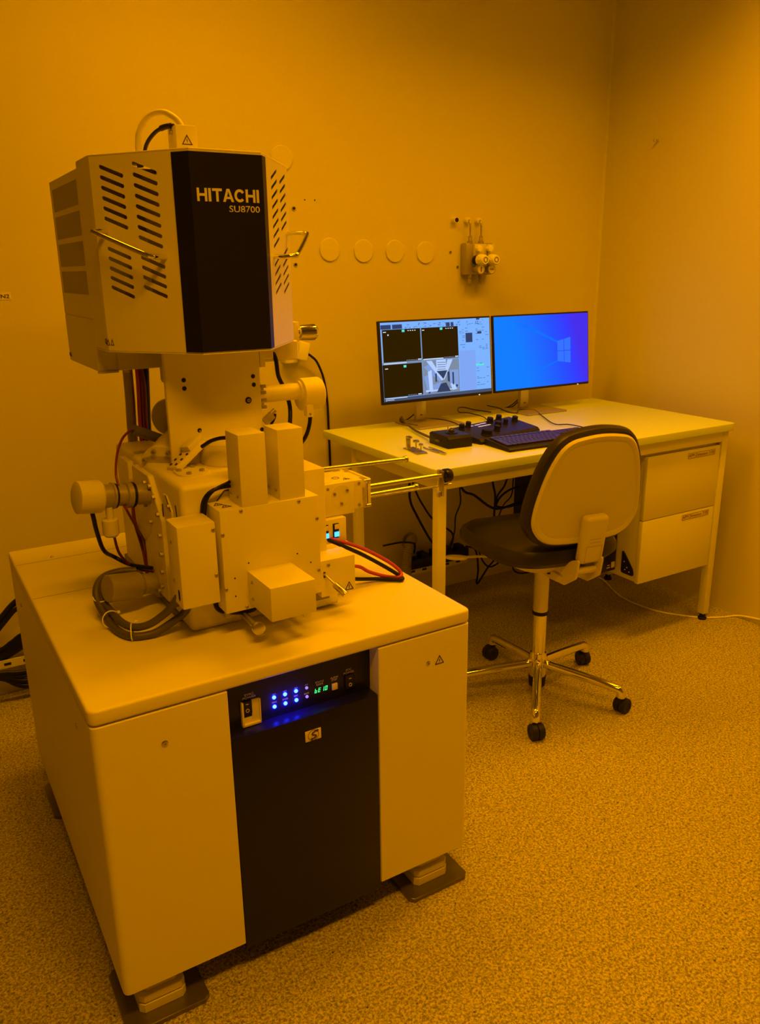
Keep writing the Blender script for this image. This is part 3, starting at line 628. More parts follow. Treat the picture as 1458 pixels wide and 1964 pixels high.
obj('detector_cable', G().tube([(.612, .52, 1.35), (.625, .50, 1.313), (.631, .50, 1.267), (.646, .50, 1.232), (.650, .48, 1.189), (.633, .45, 1.140), (.60, .40, 1.09)], .0055, 10), BLACK, sem)
obj('detector_cable', G().tube([(.692, .45, 1.186), (.692, .45, 1.165), (.688, .45, 1.140), (.676, .45, 1.112), (.655, .46, 1.08), (.62, .46, 1.03)], .0052, 10), BLACK, sem)

# ================================================================== DESK (world frame)
H = .8925; DX0, DX1, DY0, DY1 = -1.636, -.130, -.972, -.148
desk = thing('desk', 'long cream laminate desk standing against the back wall with steel legs', 'desk', ((DX0+DX1)/2, (DY0+DY1)/2, 0))
def dp(o): o.location = -Vector(desk.location); return o
dp(obj('desktop', G().zprism(rpoly([(DX0, DY0), (DX1, DY0), (DX1, DY1), (DX0, DY1)], [.03, .02, .004, .004]), H-.031, H, .009, 4), DESKT, desk))
for (x0_, y0_) in [(-1.612, -.950), (-.176, -.950), (-1.612, -.378), (-.176, -.378)]:
    lg = dp(obj('leg', G().box(x0_, x0_+.034, y0_, y0_+.034, .030, H-.031, .002), DESKM, desk))
    obj('foot', G().revolve((x0_+.017, y0_+.017, 0), Z1, [(0, .018), (.008, .019), (.012, .014), (.031, .012)], 20), BLACKM, lg)
dp(obj('apron', G().box(-1.578, -.176, -.949, -.925, .814, H-.031, .002), DESKM, desk)); dp(obj('apron', G().box(-1.578, -.176, -.374, -.350, .814, H-.031, .002), DESKM, desk))
dp(obj('apron', G().box(-1.611, -1.590, -.916, -.378, .814, H-.031, .002), DESKM, desk)); dp(obj('apron', G().box(-.165, -.144, -.916, -.378, .814, H-.031, .002), DESKM, desk))
ped = thing('drawer_unit', 'cream two drawer unit hanging under the right end of the desk', 'drawer unit', (-.40, -.65, .266))
def pp(o): o.location = -Vector(ped.location); return o
pp(obj('body', G().box(-.606, -.183, -.925, -.42, .268, .806, .002), DESKM, ped))
for (z0_, z1_, lz) in [(.538, .800, .766), (.266, .535, .503)]:
    dw = pp(obj('drawer', G().box(-.612, -.181, -.946, -.926, z0_, z1_, .002), DESKM, ped))
    lb = obj('label_strip', G().box(-.378, -.213, -.9466, -.946, lz, lz+.021), LABELP, dw, smooth=False)
    t = text('label_lettering', 'AFM Dimension 3100', (-.374, -.9467, lz+.004), X1, Z1, .157, .014, INK, dw, depth=.0003)
    g = G(); g.box(-.378, -.213, -.9470, -.9464, lz-.0008, lz+.0004); g.box(-.378, -.213, -.9470, -.9464, lz+.0206, lz+.0216); g.box(-.3785, -.3773, -.9470, -.9464, lz, lz+.021); g.box(-.2137, -.2127, -.9470, -.9464, lz, lz+.021)
    obj('label_border', g, INK, dw, smooth=False)

# ------------------------------------------------------------------ monitors
def emis(name, col, s=1.0): return mat(name, (0.004, .004, .004), .6, emit=col, estr=s, spec=.05)
SBG = emis('screen_light_blue', (.20, .45, 1.0), 1.0); SBG2 = emis('screen_blue_panel', (.22, .40, .95), .95); SBLK = emis('screen_black', (.022, .010, .0), 1.0); STEAL = emis('screen_teal', (.10, .80, .72), 1.0)
SDK = emis('screen_dark_ink', (.03, .05, .14), 1.0); SWH = emis('screen_white', (.75, .85, 1.0), 1.0); SGR = emis('screen_grey', (.20, .26, .36), 1.0); STXT = emis('screen_soft_text', (.08, .20, .55), 1.0)
SBAR = emis('screen_taskbar', (.06, .08, .15), 1.0)
def monitor(x, label):
    """screen bottom centre at x; tilted back 5 degrees"""
    t = thing('monitor', label, 'monitor', (x, -.27, H), 0, 'monitors on the desk')
    hw = .2775; T = Matrix.Translation((0, -.028, .1035)) @ Matrix.Rotation(R(-5.5), 4, 'X')
    b_ = obj('screen_housing', G().box(-hw, hw, 0, .016, 0, .331, .003, 2, T).box(-.20, .20, .012, .034, .04, .29, .01, 2, T), BPLAS, t)
    obj('stand_neck', G().box(-.062, -.013, .055, .078, .006, .165, .004, 2).box(-.062, -.013, .01, .06, .12, .165, .004), SATIN, t)
    obj('stand_base', G().zprism(rpoly([(-.145, -.098), (.085, -.098), (.085, .10), (-.145, .10)], .006), 0, .007, .0015, 1), mat('stand_grey_metal', (.40, .37, .22), .34, .55), t)
    obj('neck_mark', G().box(-.043, -.032, .0542, .055, .028, .032), INK, t)
    obj('power_light', G().box(.205, .210, -.0012, .001, .0015, .0035, 0, 2, T), emis('power_led', (1, .9, .8), 3), t)
    obj('cable_loop', G().tube([(-.03, .03, .118), (-.01, .045, .108), (.01, .03, .106)], .005, 8), BLACK, t)
    return t, T
def srect(g, T, x0, x1, z0, z1, lay=1): g.box(x0, x1, -.0006*lay-.0004, -.0006*lay+.0002, z0, z1, 0, 2, T)
mon1, T = monitor(-1.160, 'left monitor showing a light blue microscope program with black image windows')
SX0, SX1, SZ0, SZ1 = -.269, .273, .012, .324
def sx(f): return SX0+(SX1-SX0)*f
def sz(f): return SZ1-(SZ1-SZ0)*f
scr = G(); srect(scr, T, SX0, SX1, SZ0, SZ1, 0); scr = obj('display', scr, SBG, mon1, smooth=False, label='lit screen with image windows and pale panels')
def sheet(name, rects, m, lay):
    g = G()
    for (a, b6, c, d_) in rects: srect(g, T, sx(a), sx(b6), sz(d_), sz(c), lay)
    return obj(name, g, m, scr, smooth=False)
sheet('side_panel', [(.70, .853, .42, .975)], SBG2, 1)
sheet('task_bar', [(0, 1, .957, 1.0)], SBAR, 2)
sheet('image_window', [(.012, .345, .090, .500)], SBLK, 2); sheet('image_window', [(.355, .69, .090, .500)], SBLK, 2); sheet('image_window', [(.0, .345, .530, .950)], SBLK, 2)
mg = sheet('micrograph', [(.355, .69, .515, .955)], SGR, 2)
sheet('window_frames', [(.008, .0115, .09, .53), (.347, .352, .07, .95), (.0, .345, .503, .528), (.352, .69, .503, .512)], SGR, 3)
sheet('active_marks', [(.182, .205, .098, .128), (.523, .546, .098, .128), (.182, .205, .548, .578), (.853, .93, .608, .634)], STEAL, 4)
random.seed(4)
rects = [(.0, .088, .03, .085), (.10, .185, .03, .085), (.58, .615, .035, .088), (.625, .650, .035, .088), (.875, .915, .175, .205), (.762, .826, .188, .312), (.868, .90, .0, .02)]
sheet('dark_boxes', rects, SDK, 4)
tx = []
for k in range(60): 
    a = random.uniform(.2, .95); tx.append((a, a+random.uniform(.006, .018), *(lambda z: (z, z+random.uniform(.004, .016)))(random.uniform(.02, .075))))
for k in range(70):
    a = random.choice([.705, .73, .76, .86, .89, .92, .955]); z = random.choice([.12, .14, .16, .18, .20, .22, .24, .28, .335, .35, .37, .39, .41, .44, .6, .62, .66, .70, .78, .8, .83, .86, .89]); 
    if a < .85 and (z > .42 or (a > .74 and .17 < z < .32)): continue
    tx.append((a, a+random.uniform(.012, .03), z, z+.008))
sheet('panel_text', tx, STXT, 3)
wt = [(.02, .045, .115, .125), (.36, .38, .115, .125), (.02, .045, .575, .585), (.056, .066, .148, .165), (.012, .21, .512, .522), (.36, .545, .512-.022, .50), (.012, .20, .958, .965), (.012, .02, .985-.008, .988), (.025, .085, .978, .984)]
for bx_ in (.012, .355): wt += [(bx_+.22+k*.02, bx_+.23+k*.02, .108, .118) for k in range(4)]+[(bx_+.2+.012*k, bx_+.204+.012*k, .484, .488) for k in range(8)]+[(bx_+.30, bx_+.33, .480, .492)]
wt += [(.30, .33, .93, .942)]+[(.21+.012*k, .214+.012*k, .935, .939) for k in range(7)]
sheet('overlay_text', wt, SWH, 4)
def spoly(name, pts, m, lay):
    g = G()
    for P in pts:
        Q = [T @ Vector((sx(a), -.0006*lay-.0003, sz(b7))) for a, b7 in P]; g.quad(*Q)
    o = obj(name, g, m, scr, smooth=False); return o
spoly('micrograph_shapes', [[(.36, .60), (.43, .54), (.53, .78), (.50, .80)], [(.36, .72), (.44, .68), (.44, .93), (.39, .94)], [(.60, .66), (.68, .66), (.68, .90), (.60, .88)], [(.40, .86), (.52, .80), (.50, .90), (.42, .93)]], emis('mg_mid', (.22, .34, .72), 1), 3)
spoly('micrograph_shapes', [[(.385, .52), (.435, .52), (.535, .78), (.52, .79)], [(.58, .52), (.63, .52), (.545, .78), (.535, .78)], [(.475, .515), (.565, .515), (.565, .66), (.475, .66)], [(.395, .66), (.43, .64), (.435, .90), (.405, .92)], [(.60, .84), (.64, .84), (.66, .92), (.62, .93)], [(.37, .90), (.60, .905), (.68, .92), (.37, .925)]], emis('mg_light', (.45, .62, 1), 1), 4)
spoly('micrograph_shapes', [[(.475, .66), (.575, .66), (.54, .76), (.53, .76)], [(.46, .69), (.475, .69), (.475, .80), (.46, .80)], [(.575, .68), (.595, .68), (.595, .82), (.575, .80)], [(.51, .83), (.56, .82), (.60, .94), (.47, .94)], [(.62, .69), (.635, .69), (.635, .86), (.62, .85)], [(.65, .86), (.67, .86), (.67, .89), (.65, .89)], [(.39, .93), (.41, .92), (.41, .945), (.39, .945)]], emis('mg_dark', (.03, .05, .12), 1), 5)
spoly('micrograph_shapes', [[(.485, .545), (.56, .55), (.56, .556), (.485, .551)], [(.485, .575), (.56, .58), (.56, .586), (.485, .581)], [(.485, .605), (.56, .61), (.56, .616), (.485, .611)], [(.485, .635), (.56, .64), (.56, .646), (.485, .641)]], emis('mg_dark', (.03, .05, .12), 1), 5)
mon2, T = monitor(-.590, 'right monitor showing an empty bright blue desktop with a faint window emblem')
# blue wallpaper gradient shown by the lit screen
WP = bpy.data.materials.new('wallpaper_display'); WP.use_nodes = True; nt = WP.node_tree; b = nt.nodes['Principled BSDF']; b.inputs['Base Color'].default_value = (.004, .004, .004, 1); b.inputs['Specular IOR Level'].default_value = .05; b.inputs['Roughness'].default_value = .6
tcn = nt.nodes.new('ShaderNodeTexCoord'); mp = nt.nodes.new('ShaderNodeSeparateXYZ'); rmp = nt.nodes.new('ShaderNodeValToRGB'); ad = nt.nodes.new('ShaderNodeMath'); ad.operation = 'MULTIPLY_ADD'; ad.inputs[1].default_value = 1.0
sb = nt.nodes.new('ShaderNodeMath'); sb.operation = 'MULTIPLY'; sb.inputs[1].default_value = .18
nt.links.new(tcn.outputs['Generated'], mp.inputs[0]); nt.links.new(mp.outputs['Z'], sb.inputs[0]); nt.links.new(mp.outputs['X'], ad.inputs[0]); nt.links.new(sb.outputs[0], ad.inputs[2])
nt.links.new(ad.outputs[0], rmp.inputs[0]); el = rmp.color_ramp.elements; el[0].position = .0; el[0].color = (0.0, .20, 1, 1); el[1].position = 1.1; el[1].color = (.055, .025, .80, 1)
e1 = el.new(.35); e1.color = (0, .19, 1, 1); e2 = el.new(.75); e2.color = (.012, .075, 1, 1); e3 = el.new(.9); e3.color = (.03, .04, .95, 1)
nt.links.new(rmp.outputs[0], b.inputs['Emission Color']); b.inputs['Emission Strength'].default_value = 1.05
g = G(); srect(g, T, -.273, .273, .010, .324, 0); scr2 = obj('display', g, WP, mon2, smooth=False, label='bright blue desktop wallpaper')
def s2(name, pts, m, lay):
    g = G()
    for P in pts: g.quad(*[T @ Vector((-.273+.546*a, -.0006*lay-.0003, .324-.314*b7)) for a, b7 in P])
    return obj(name, g, m, scr2, smooth=False)
s2('window_emblem', [[(.655, .375), (.725, .355), (.725, .515), (.655, .515)], [(.731, .353), (.80, .33), (.80, .515), (.731, .515)], [(.655, .525), (.725, .525), (.725, .68), (.655, .665)], [(.731, .525), (.80, .525), (.80, .70), (.731, .683)]], emis('emblem_blue', (.03, .17, 1), 1.0), 2)
s2('light_beams', [[(.655, .375), (.655, .40), (.25, .12), (.28, .08)], [(.655, .65), (.655, .67), (.42, .80), (.42, .77)]], emis('beam_blue', (.0, .165, 1), 1.0), 1)

# ------------------------------------------------------------------ desk items
tb = thing('trackball_box', 'small black control box with trackball on the front left of the desk', 'controller', (-1.364, -.667, H), R(-3))
g = G().prism(rpoly([(-.068, 0), (.068, 0), (.068, .040), (.055, .046), (-.055, .044), (-.068, .036)], .004), (-.052, 0, 0), (0, 1, 0), (0, 0, 1), (1, 0, 0), .104, .003, 2)
bd = obj('housing', g, BPLAS, tb)
g = G().revolve((0, -.005, .044), Z1, [(0, .024), (.004, .023), (.006, .017)], 28); obj('ball_ring', g, BLACK, tb)
g = G().ball((0, -.005, .052), .012); obj('trackball', g, mat('glossy_ball', (.03, .03, .035), .06), tb)
obj('stick', G().cyl((-.004, .012, .05), (-.004, .014, .068), .0018, 10), GREYM, tb)
kp = thing('knob_panel', 'black control panel with many rotary knobs beside the trackball box', 'controller', (-1.118, -.622, H), R(12))
g = G().prism(rpoly([(-.082, 0), (.082, 0), (.082, .040), (.074, .042), (-.070, .020), (-.082, .010)], .004), (-.178, 0, 0), (0, 1, 0), (0, 0, 1), (1, 0, 0), .356, .005, 2)
obj('housing', g, BPLAS, kp)
sl = math.atan2(.022, .144)
def kz(y): return .0205+(y+.070)*.022/.144
KN = [(-.148, .045, .011), (-.100, .055, .011), (-.105, -.045, .021), (-.028, -.030, .012), (.020, .005, .014), (.030, .055, .013), (.075, .012, .010), (.092, .062, .012), (.143, .02, .012)]
for (x, y, r) in KN:
    g = G(); nn = Vector((0, -math.sin(sl), math.cos(sl))); g.revolve(Vector((x, y, kz(y)))-nn*.001, nn, [(0, r*1.08), (.004, r*1.08), (.005, r), (.021, r*.94), (.0225, r*.8)], 24)
    k_ = obj('knob', g, BLACKM, kp)
g = G()
for x, y, wd in [(-.06, .055, .030), (-.022, .058, .03), (-.06, .035, .07), (-.085, .055, .014)]: g.box(x, x+wd, y-.004, y+.004, kz(y)-.0, kz(y)+.0012)
obj('lit_keys', g, mat('white_keys', (.7, .7, .8), .4, emit=(.3, .35, .7), estr=.5), kp)
g = G()
for x in (-.04, .05): g.box(x, x+.0006, -.065, .07, kz(-.065)-.003, kz(-.065)+.001, 0)
kbt = thing('keyboard', 'black computer keyboard in front of the knob panel, partly behind the chair', 'keyboard', (-1.045, -.828, H), R(-2.5))
g = G().prism(rpoly([(-.078, 0), (.078, 0), (.078, .022), (.070, .024), (-.072, .013), (-.078, .008)], .003), (-.222, 0, 0), (0, 1, 0), (0, 0, 1), (1, 0, 0), .444, .003, 2)
kb = obj('housing', g, BPLAS, kbt)
KEY = mat('black_keys', (.035, .03, .035), .35); cnt = 0
rows = [(.055, [1]*13), (.033, [1]*13+[1.6]), (.0145, [1.4]+[1]*12+[1.2]), (-.004, [1.7]+[1]*11+[1.9]), (-.0225, [1.3]+[1]*11+[2.2]), (-.041, [1.3, 1.1, 1.1, 6, 1.1, 1.1, 1.2, 1.4])]
for (y, ws) in rows:
    x = -.212; tot = sum(ws); u = .282/tot
    for wk in ws:
        zz = .0138+(y+.072)*.011/.142; T3 = Matrix.Translation((x+wk*u/2, y, zz)) @ Matrix.Rotation(math.atan(.011/.142), 4, 'X')
        gg = G().box(-wk*u/2+.0012, wk*u/2-.0012, -.0080, .0080, 0, .006, .0012, 1, T3); x += wk*u; cnt += 1
        obj('key', gg, KEY, kbt, smooth=False)
g = G()
for y in (.033, .0145, -.004, -.0225, -.041):
    for k in range(7):
        x = .080+k*.0185+(.004 if k > 2 else 0)
        if y == -.004 and k < 3: continue
        zz = .0138+(y+.072)*.011/.142; T3 = Matrix.Translation((x, y, zz)) @ Matrix.Rotation(math.atan(.011/.142), 4, 'X'); 
        if cnt < 99:
            gg = G().box(-.0078, .0078, -.0080, .0080, 0, .006, .0012, 1, T3); obj('key', gg, KEY, kbt, smooth=False); cnt += 1
        else: g.box(-.0078, .0078, -.0080, .0080, 0, .006, .0012, 1, T3)
if len(g.bm.faces): kk = obj('number_keys', g, KEY, kbt, smooth=False); kk['kind'] = 'stuff'
obj('keyboard_cable', G().tube([(.28, .03, .012), (.292, .20, .006), (.247, .245, .006), (.33, .43, .006), (.39, .56, .006), (.33, .59, .008), (.27, .53, .008), (.235, .55, .012), (.23, .60, .022), (.20, .66, .03)], .0022, 8), BLACK, kbt)
obj('panel_cable', G().tube([(.12, .07, .030), (.19, .20, .012), (.235, .26, .010), (.26, .33, .010), (.25, .37, .014), (.22, .39, .018), (.28, .45, .022), (.33, .46, .018), (.36, .42, .008), (.38, .34, .004)], .0022, 8), BLACK, kp)
obj('trackball_cable', G().tube([(-.055, -.01, .020), (-.02, .17, .012), (.005, .30, .012), (.03, .42, .026), (.045, .46, .028), (.043, .455, .010), (.065, .36, .006)], .0048, 10), GCABLE, tb)
jg = thing('specimen_jig', 'small steel specimen holder jig with two knurled screws near the desk front left corner', 'tool', (-1.535, -.685, H), R(-8))
obj('base_plate', G().box(-.022, .022, -.065, .055, 0, .003, .0008), STEEL, jg)
obj('post', G().box(-.020, -.004, .025, .033, .003, .050, .001).box(-.020, -.004, .010, .030, .044, .050, .001), STEEL, jg)
for (x, y, h, r) in [(.008, .004, .030, .011), (.010, -.032, .024, .008)]:
    obj('knurled_screw', G().cyl((x, y, .003), (x, y, h), .003, 12).cyl((x, y, h), (x, y, h+.008), r, 18, .001).cyl((x, y, .003), (x, y, .006), r*1.1, 18), STEEL, jg)
obj('small_plate', G().box(-.018, .022, -.062, -.035, .003, .006, .001), STEEL, jg)
g = G(); g.tube([(-.006, .07, .004), (-.010, .03, .004), (-.004, -.07, .006)], .0025, 8); g.tube([(.012, .06, .004), (.010, .03, .005), (-.002, -.07, .006)], .0025, 8)
g.box(-.012, .012, -.03, .02, .002, .006, .001)
tag(obj('tweezers', g, STEEL, loc=(-1.478, -.735, H), smooth=True), 'steel tweezers lying beside the black trackball box', 'tweezers')
g = G(); g.tube([(-1.172, -.541, H+.030), (-1.16, -.50, H+.006), (-1.120, -.351, H+.008), (-1.118, -.264, H+.008), (-1.150, -.185, H+.006), (-1.17, -.155, H+.006)], .0022, 8)
tag(obj('cable', g, BLACK), 'thin black cable from the knob panel to behind the left monitor stand', 'cable')
g = G(); g.tube([(-1.26, -.155, H+.003), (-1.235, -.165, H+.008), (-1.205, -.185, H+.04), (-1.19, -.20, H+.09)], .0024, 8)
tag(obj('cable', g, BLACK), 'black cable hanging behind the left monitor stand', 'cable')
for k, (dx, lbl) in enumerate([(0, 'left of two black cables hanging behind the right monitor stand'), (.022, 'right of two black cables hanging behind the right monitor stand')]):
    g = G(); g.tube([(-.700+dx, -.16, H+.003), (-.672+dx, -.165, H+.012), (-.640+dx*.6, -.185, H+.045), (-.62+dx*.4, -.20, H+.09)], .0026, 8); tag(obj('cable', g, BLACK), lbl, 'cable')

# ================================================================== CHAIR
chair = thing('swivel_chair', 'black vinyl swivel chair with beige back shell and chrome five star base', 'chair', (-1.225, -1.045, 0), R(-8))
CH = chair
g = G().revolve((0, 0, .062), Z1, [(0, .020), (.004, .030), (.055, .032), (.070, .030)], 28); hub = obj('base_hub', g, CHROME, CH)
obj('gas_lift_bottom', G().revolve((0, 0, .028), Z1, [(0, .022), (.006, .030), (.045, .032)], 24), BLACKM, CH)
for k in range(5):
    a = R(-132+8+72*k); c_, s_ = math.cos(a), math.sin(a)
    P = lambda r, z: (r*c_, r*s_, z)
    g = G().tube([P(.014, .165), P(.020, .135), P(.036, .122), P(.06, .118), P(.16, .108), P(.285, .092), P(.303, .086), P(.308, .070), P(.308, .062)], .0158, 16, 3)
    lg = obj('leg', g, CHROME, CH)
    ca = a+R([25, 70, 60, 100, 40][k]); wx, wy = math.cos(ca), math.sin(ca); cx_, cy_ = .308*c_-wy*.0, .308*s_
    g = G()
    ax = Vector((-wy, wx, 0)); cc = Vector((cx_+wx*.012, cy_+wy*.012, .0275))
    for sgn in (-1, 1): g.revolve(cc+ax*(.0012*sgn), ax*sgn, [(0, .0265), (.001, .0275), (.018, .0275), (.022, .024), (.022, .016), (.020, .014), (.020, .004)], 28)
    g.cyl(cc-ax*.008, cc+ax*.008, .010)
    g.cyl((cx_, cy_, .045), (cx_, cy_, .064), .010, 16); g.box(-.014, .014, -.006, .006, .035, .056, .003, 1, Matrix.Translation((cx_, cy_, 0)) @ Matrix.Rotation(ca, 4, 'Z'))
    obj('caster', g, BPLAS, lg)
obj('gas_column', G().cyl((0, 0, .125), (0, 0, .33), .0245, 32), CHROME, CH)
obj('column_ring', G().revolve((0, 0, .318), Z1, [(0, .0275), (.004, .029), (.012, .029), (.014, .0275)], 32), BLACKM, CH)
obj('column_sleeve', G().cyl((0, 0, .331), (0, 0, .545), .0270, 32), SATIN, CH)
# seat
def spr(w_, d_, z, e=3.2, n=40, back=0):
    pts = []
    for k in range(n):
        t = 2*math.pi*k/n; c_, s_ = math.cos(t), math.sin(t)
        pts.append(Vector((w_*math.copysign(abs(c_)**(2/e), c_)-.016, d_*math.copysign(abs(s_)**(2/e), s_)+back, z)))
    return pts
def loft(rings, m, name, parent, cap=True):
    g = G(); RR_ = [[g.bm.verts.new(p) for p in r] for r in rings]; n = len(RR_[0])
    for a, b8 in zip(RR_, RR_[1:]):
        for k in range(n): g.bm.faces.new((a[k], a[(k+1) % n], b8[(k+1) % n], b8[k]))
    g.bm.faces.new(RR_[0][::-1]); g.bm.faces.new(RR_[-1]); return obj(name, g, m, parent)
sy = .028
def dz(r, amt=.012):   # waterfall front edge
    return [Vector((p.x, p.y, p.z-max(0, p.y-.12)**2*1.6-.01*(p.x/.24)**2*0)) for p in r]
loft([dz(spr(w_, d_, z, back=sy)) for (w_, d_, z) in [(.195, .205, .574), (.225, .232, .579), (.238, .250, .597), (.238, .250, .618), (.228, .240, .638), (.200, .215, .651), (.15, .15, .655), (.06, .06, .653)]], VINYL, 'seat', CH)
loft([spr(w_, d_, z, back=sy) for (w_, d_, z) in [(.06, .09, .515), (.12, .15, .528), (.175, .19, .560), (.195, .205, .580)]], BEIGE, 'seat_shell', CH)
# mechanism under seat
g = G(); g.box(-.05, .05, -.20, .07, .478, .505, .008, 2)
for sgn in (-1, 1): g.prism(rpoly([(-.275, .575), (-.235, .560), (-.15, .505), (.06, .505), (.06, .482), (-.10, .455), (-.20, .462), (-.262, .505)], .010, 3), (.046*sgn-.004, 0, 0), (0, 1, 0), (0, 0, 1), (1, 0, 0), .008, .002, 1)
mech = obj('tilt_mechanism', g, BEIGE, CH)
g = G()
for (y, z, r) in [(-.02, .484, .007), (-.055, .482, .008), (-.115, .478, .0065)]:
    for sgn in (-1, 1): g.cyl((.0555*sgn, y, z), (.0505*sgn, y, z), r, 14)
obj('mechanism_bolts', g, BLACKM, mech)
g = G().cyl((-.045, -.235, .520), (.045, -.235, .520), .012, 18); obj('hinge_tube', g, BEIGE, mech)
g = G(); g.tube([(-.04, .10, .502), (-.18, .16, .500), (-.22, .175, .498)], .005, 8); T = Matrix.Translation((-.245, .19, .497)) @ Matrix.Rotation(R(150), 4, 'Z')
g.zprism([tuple((T @ Vector((.04*math.cos(t*math.pi/12), .017*math.sin(t*math.pi/12), 0))).xy) for t in range(24)], .490, .502, .003, 2)
obj('height_lever', g, BEIGE, CH)
for o3 in (mech,):
    o3.location = (0, 0, .048)
bpy.data.objects['height_lever'].location = (0, 0, .012)
# backrest
tilt = R(9); BO = Vector((0, -.222, .650)); BH = Vector((0, -math.sin(tilt), math.cos(tilt))); BN = Vector((0, -math.cos(tilt), -math.sin(tilt)))
OUT = [(-.06, -.004), (.06, -.004), (.165, .006), (.225, .075), (.222, .165), (.188, .300), (.135, .385), (.04, .404), (-.04, .404), (-.135, .385), (-.188, .300), (-.222, .165), (-.225, .075), (-.165, .006)]
for _ in range(3):                    # round the outline into a smooth curve
    OUT = [q for i in range(len(OUT)) for q in (tuple(Vector(OUT[i])*.75+Vector(OUT[(i+1) % len(OUT)])*.25), tuple(Vector(OUT[i])*.25+Vector(OUT[(i+1) % len(OUT)])*.75))]
def offs(poly, t):
    c = Vector((0, .19)); n = len(poly); out = []
    for i in range(n):
        p = Vector(poly[i]); e = (Vector(poly[(i+1) % n])-Vector(poly[i-1])).normalized(); nn = Vector((e.y, -e.x))
        if nn.dot(p-c) < 0: nn = -nn
        out.append(p+nn*t)
    return out
def brings(spec):
    rs = []
    for (t, dpt) in spec:
        rs.append([BO+X1*p.x+BH*p.y+BN*(dpt-.35*p.x**2-.10*(p.y-.15)**2*0) for p in offs(OUT, t)])
    return rs
loft(brings([(-.06, -.062), (-.04, -.060), (-.016, -.052), (-.002, -.036), (0.0, -.020), (-.004, -.006), (-.012, .0)]), VINYL, 'backrest_cushion', CH)
loft(brings([(-.020, -.004), (-.018, .006), (-.024, .012), (-.034, .0125), (-.042, .0085), (-.060, .0105)]), BEIGE, 'backrest_shell', CH)
T = Matrix.Translation(BO+BN*.028+X1*.012) @ Matrix((-X1, BN, BH)).transposed().to_4x4()
br = obj('backrest_bracket', G().box(-.046, .046, -.022, .016, -.050, .120, .016, 5, T), BEIGE, CH)
obj('bracket_line', G().box(-.030, .030, .0158, .0166, .016, .0172, 0, 2, T).box(-.0305, -.0295, .0158, .0166, -.04, .016, 0, 2, T).box(.0295, .0305, .0158, .0166, -.04, .016, 0, 2, T).box(-.022, .022, .0158, .0166, .030, .0312, 0, 2, T).box(-.022, .022, .0158, .0166, .042, .0432, 0, 2, T), mat('beige_shadow_line', (.40, .36, .30), .6), br)

# ================================================================== WALL ITEMS
def disc(x, z, lbl, r=.0455):
    return tag(obj('wall_disc', G().revolve((0, 0, 0), NV, [(0, r), (.004, r), (.006, r-.002)], 40), mat('disc_plate', (.72, .68, .24), .6), loc=(x, 0, z)), lbl, 'cover plate', 'round cover plates on the wall')
disc(-1.506, 1.600, 'round white cover plate on the back wall, leftmost of the row of four'); disc(-1.348, 1.595, 'round white cover plate, second from left in the row of four')
disc(-1.195, 1.594, 'round white cover plate, third from left in the row of four'); disc(-1.039, 1.588, 'round white cover plate, rightmost of four, nearest the gas regulators')
disc(-1.701, 1.935, 'round white cover plate high on the wall beside the microscope head')
for (x, z, lbl, r) in [(-1.658, 1.754, 'steel wall anchor level with the maker lettering, above the chrome handle', .0085), (-1.660, 1.543, 'steel wall anchor just below the chrome handle', .0085), (-.905, 1.590, 'small dark wall plug, upper of two left of the gas regulators', .006), (-.865, 1.527, 'small dark wall plug, lower of two left of the gas regulators', .006)]:
    t = thing('wall_anchor', lbl, 'wall plug', (x, 0, z), 0, 'wall plugs'); obj('sleeve', G().torus((0, -.001, 0), (0, 1, 0), r*.85, .002, 20), GREYM, t); obj('hole', G().revolve((0, 0, 0), NV, [(0, r*.8), (.0012, r*.8)], 16), HOLE, t)
for (x, lbl) in [(-1.609, 'tiny nail hole in the wall, left of the pair'), (-1.565, 'tiny nail hole in the wall, right of the pair')]:
    tag(obj('nail_hole', G().revolve((0, 0, 0), NV, [(0, .0028), (.001, .0028)], 10), HOLE, loc=(x, 0, 1.7875)), lbl, 'nail hole', 'nail holes in the wall')
pt = thing('pipe_stub', 'short white pipe stub with open dark end left of the gas pipes', 'pipe', (-.892, 0, 1.724)); obj('stub', G().cyl((0, 0, 0), (0, -.028, 0), .0125, 24), CREAM2, pt); obj('opening', G().cyl((0, -.0275, 0), (0, -.029, 0), .0095, 20), HOLE, pt)
hk = thing('wall_hook', 'small metal screw hook alone on the right wall', 'hook', (0, -.32, 2.058)); obj('shaft', G().cyl((0, 0, 0), (-.022, 0, 0), .004, 12).ball((-.024, 0, 0), .006), STEEL, hk)
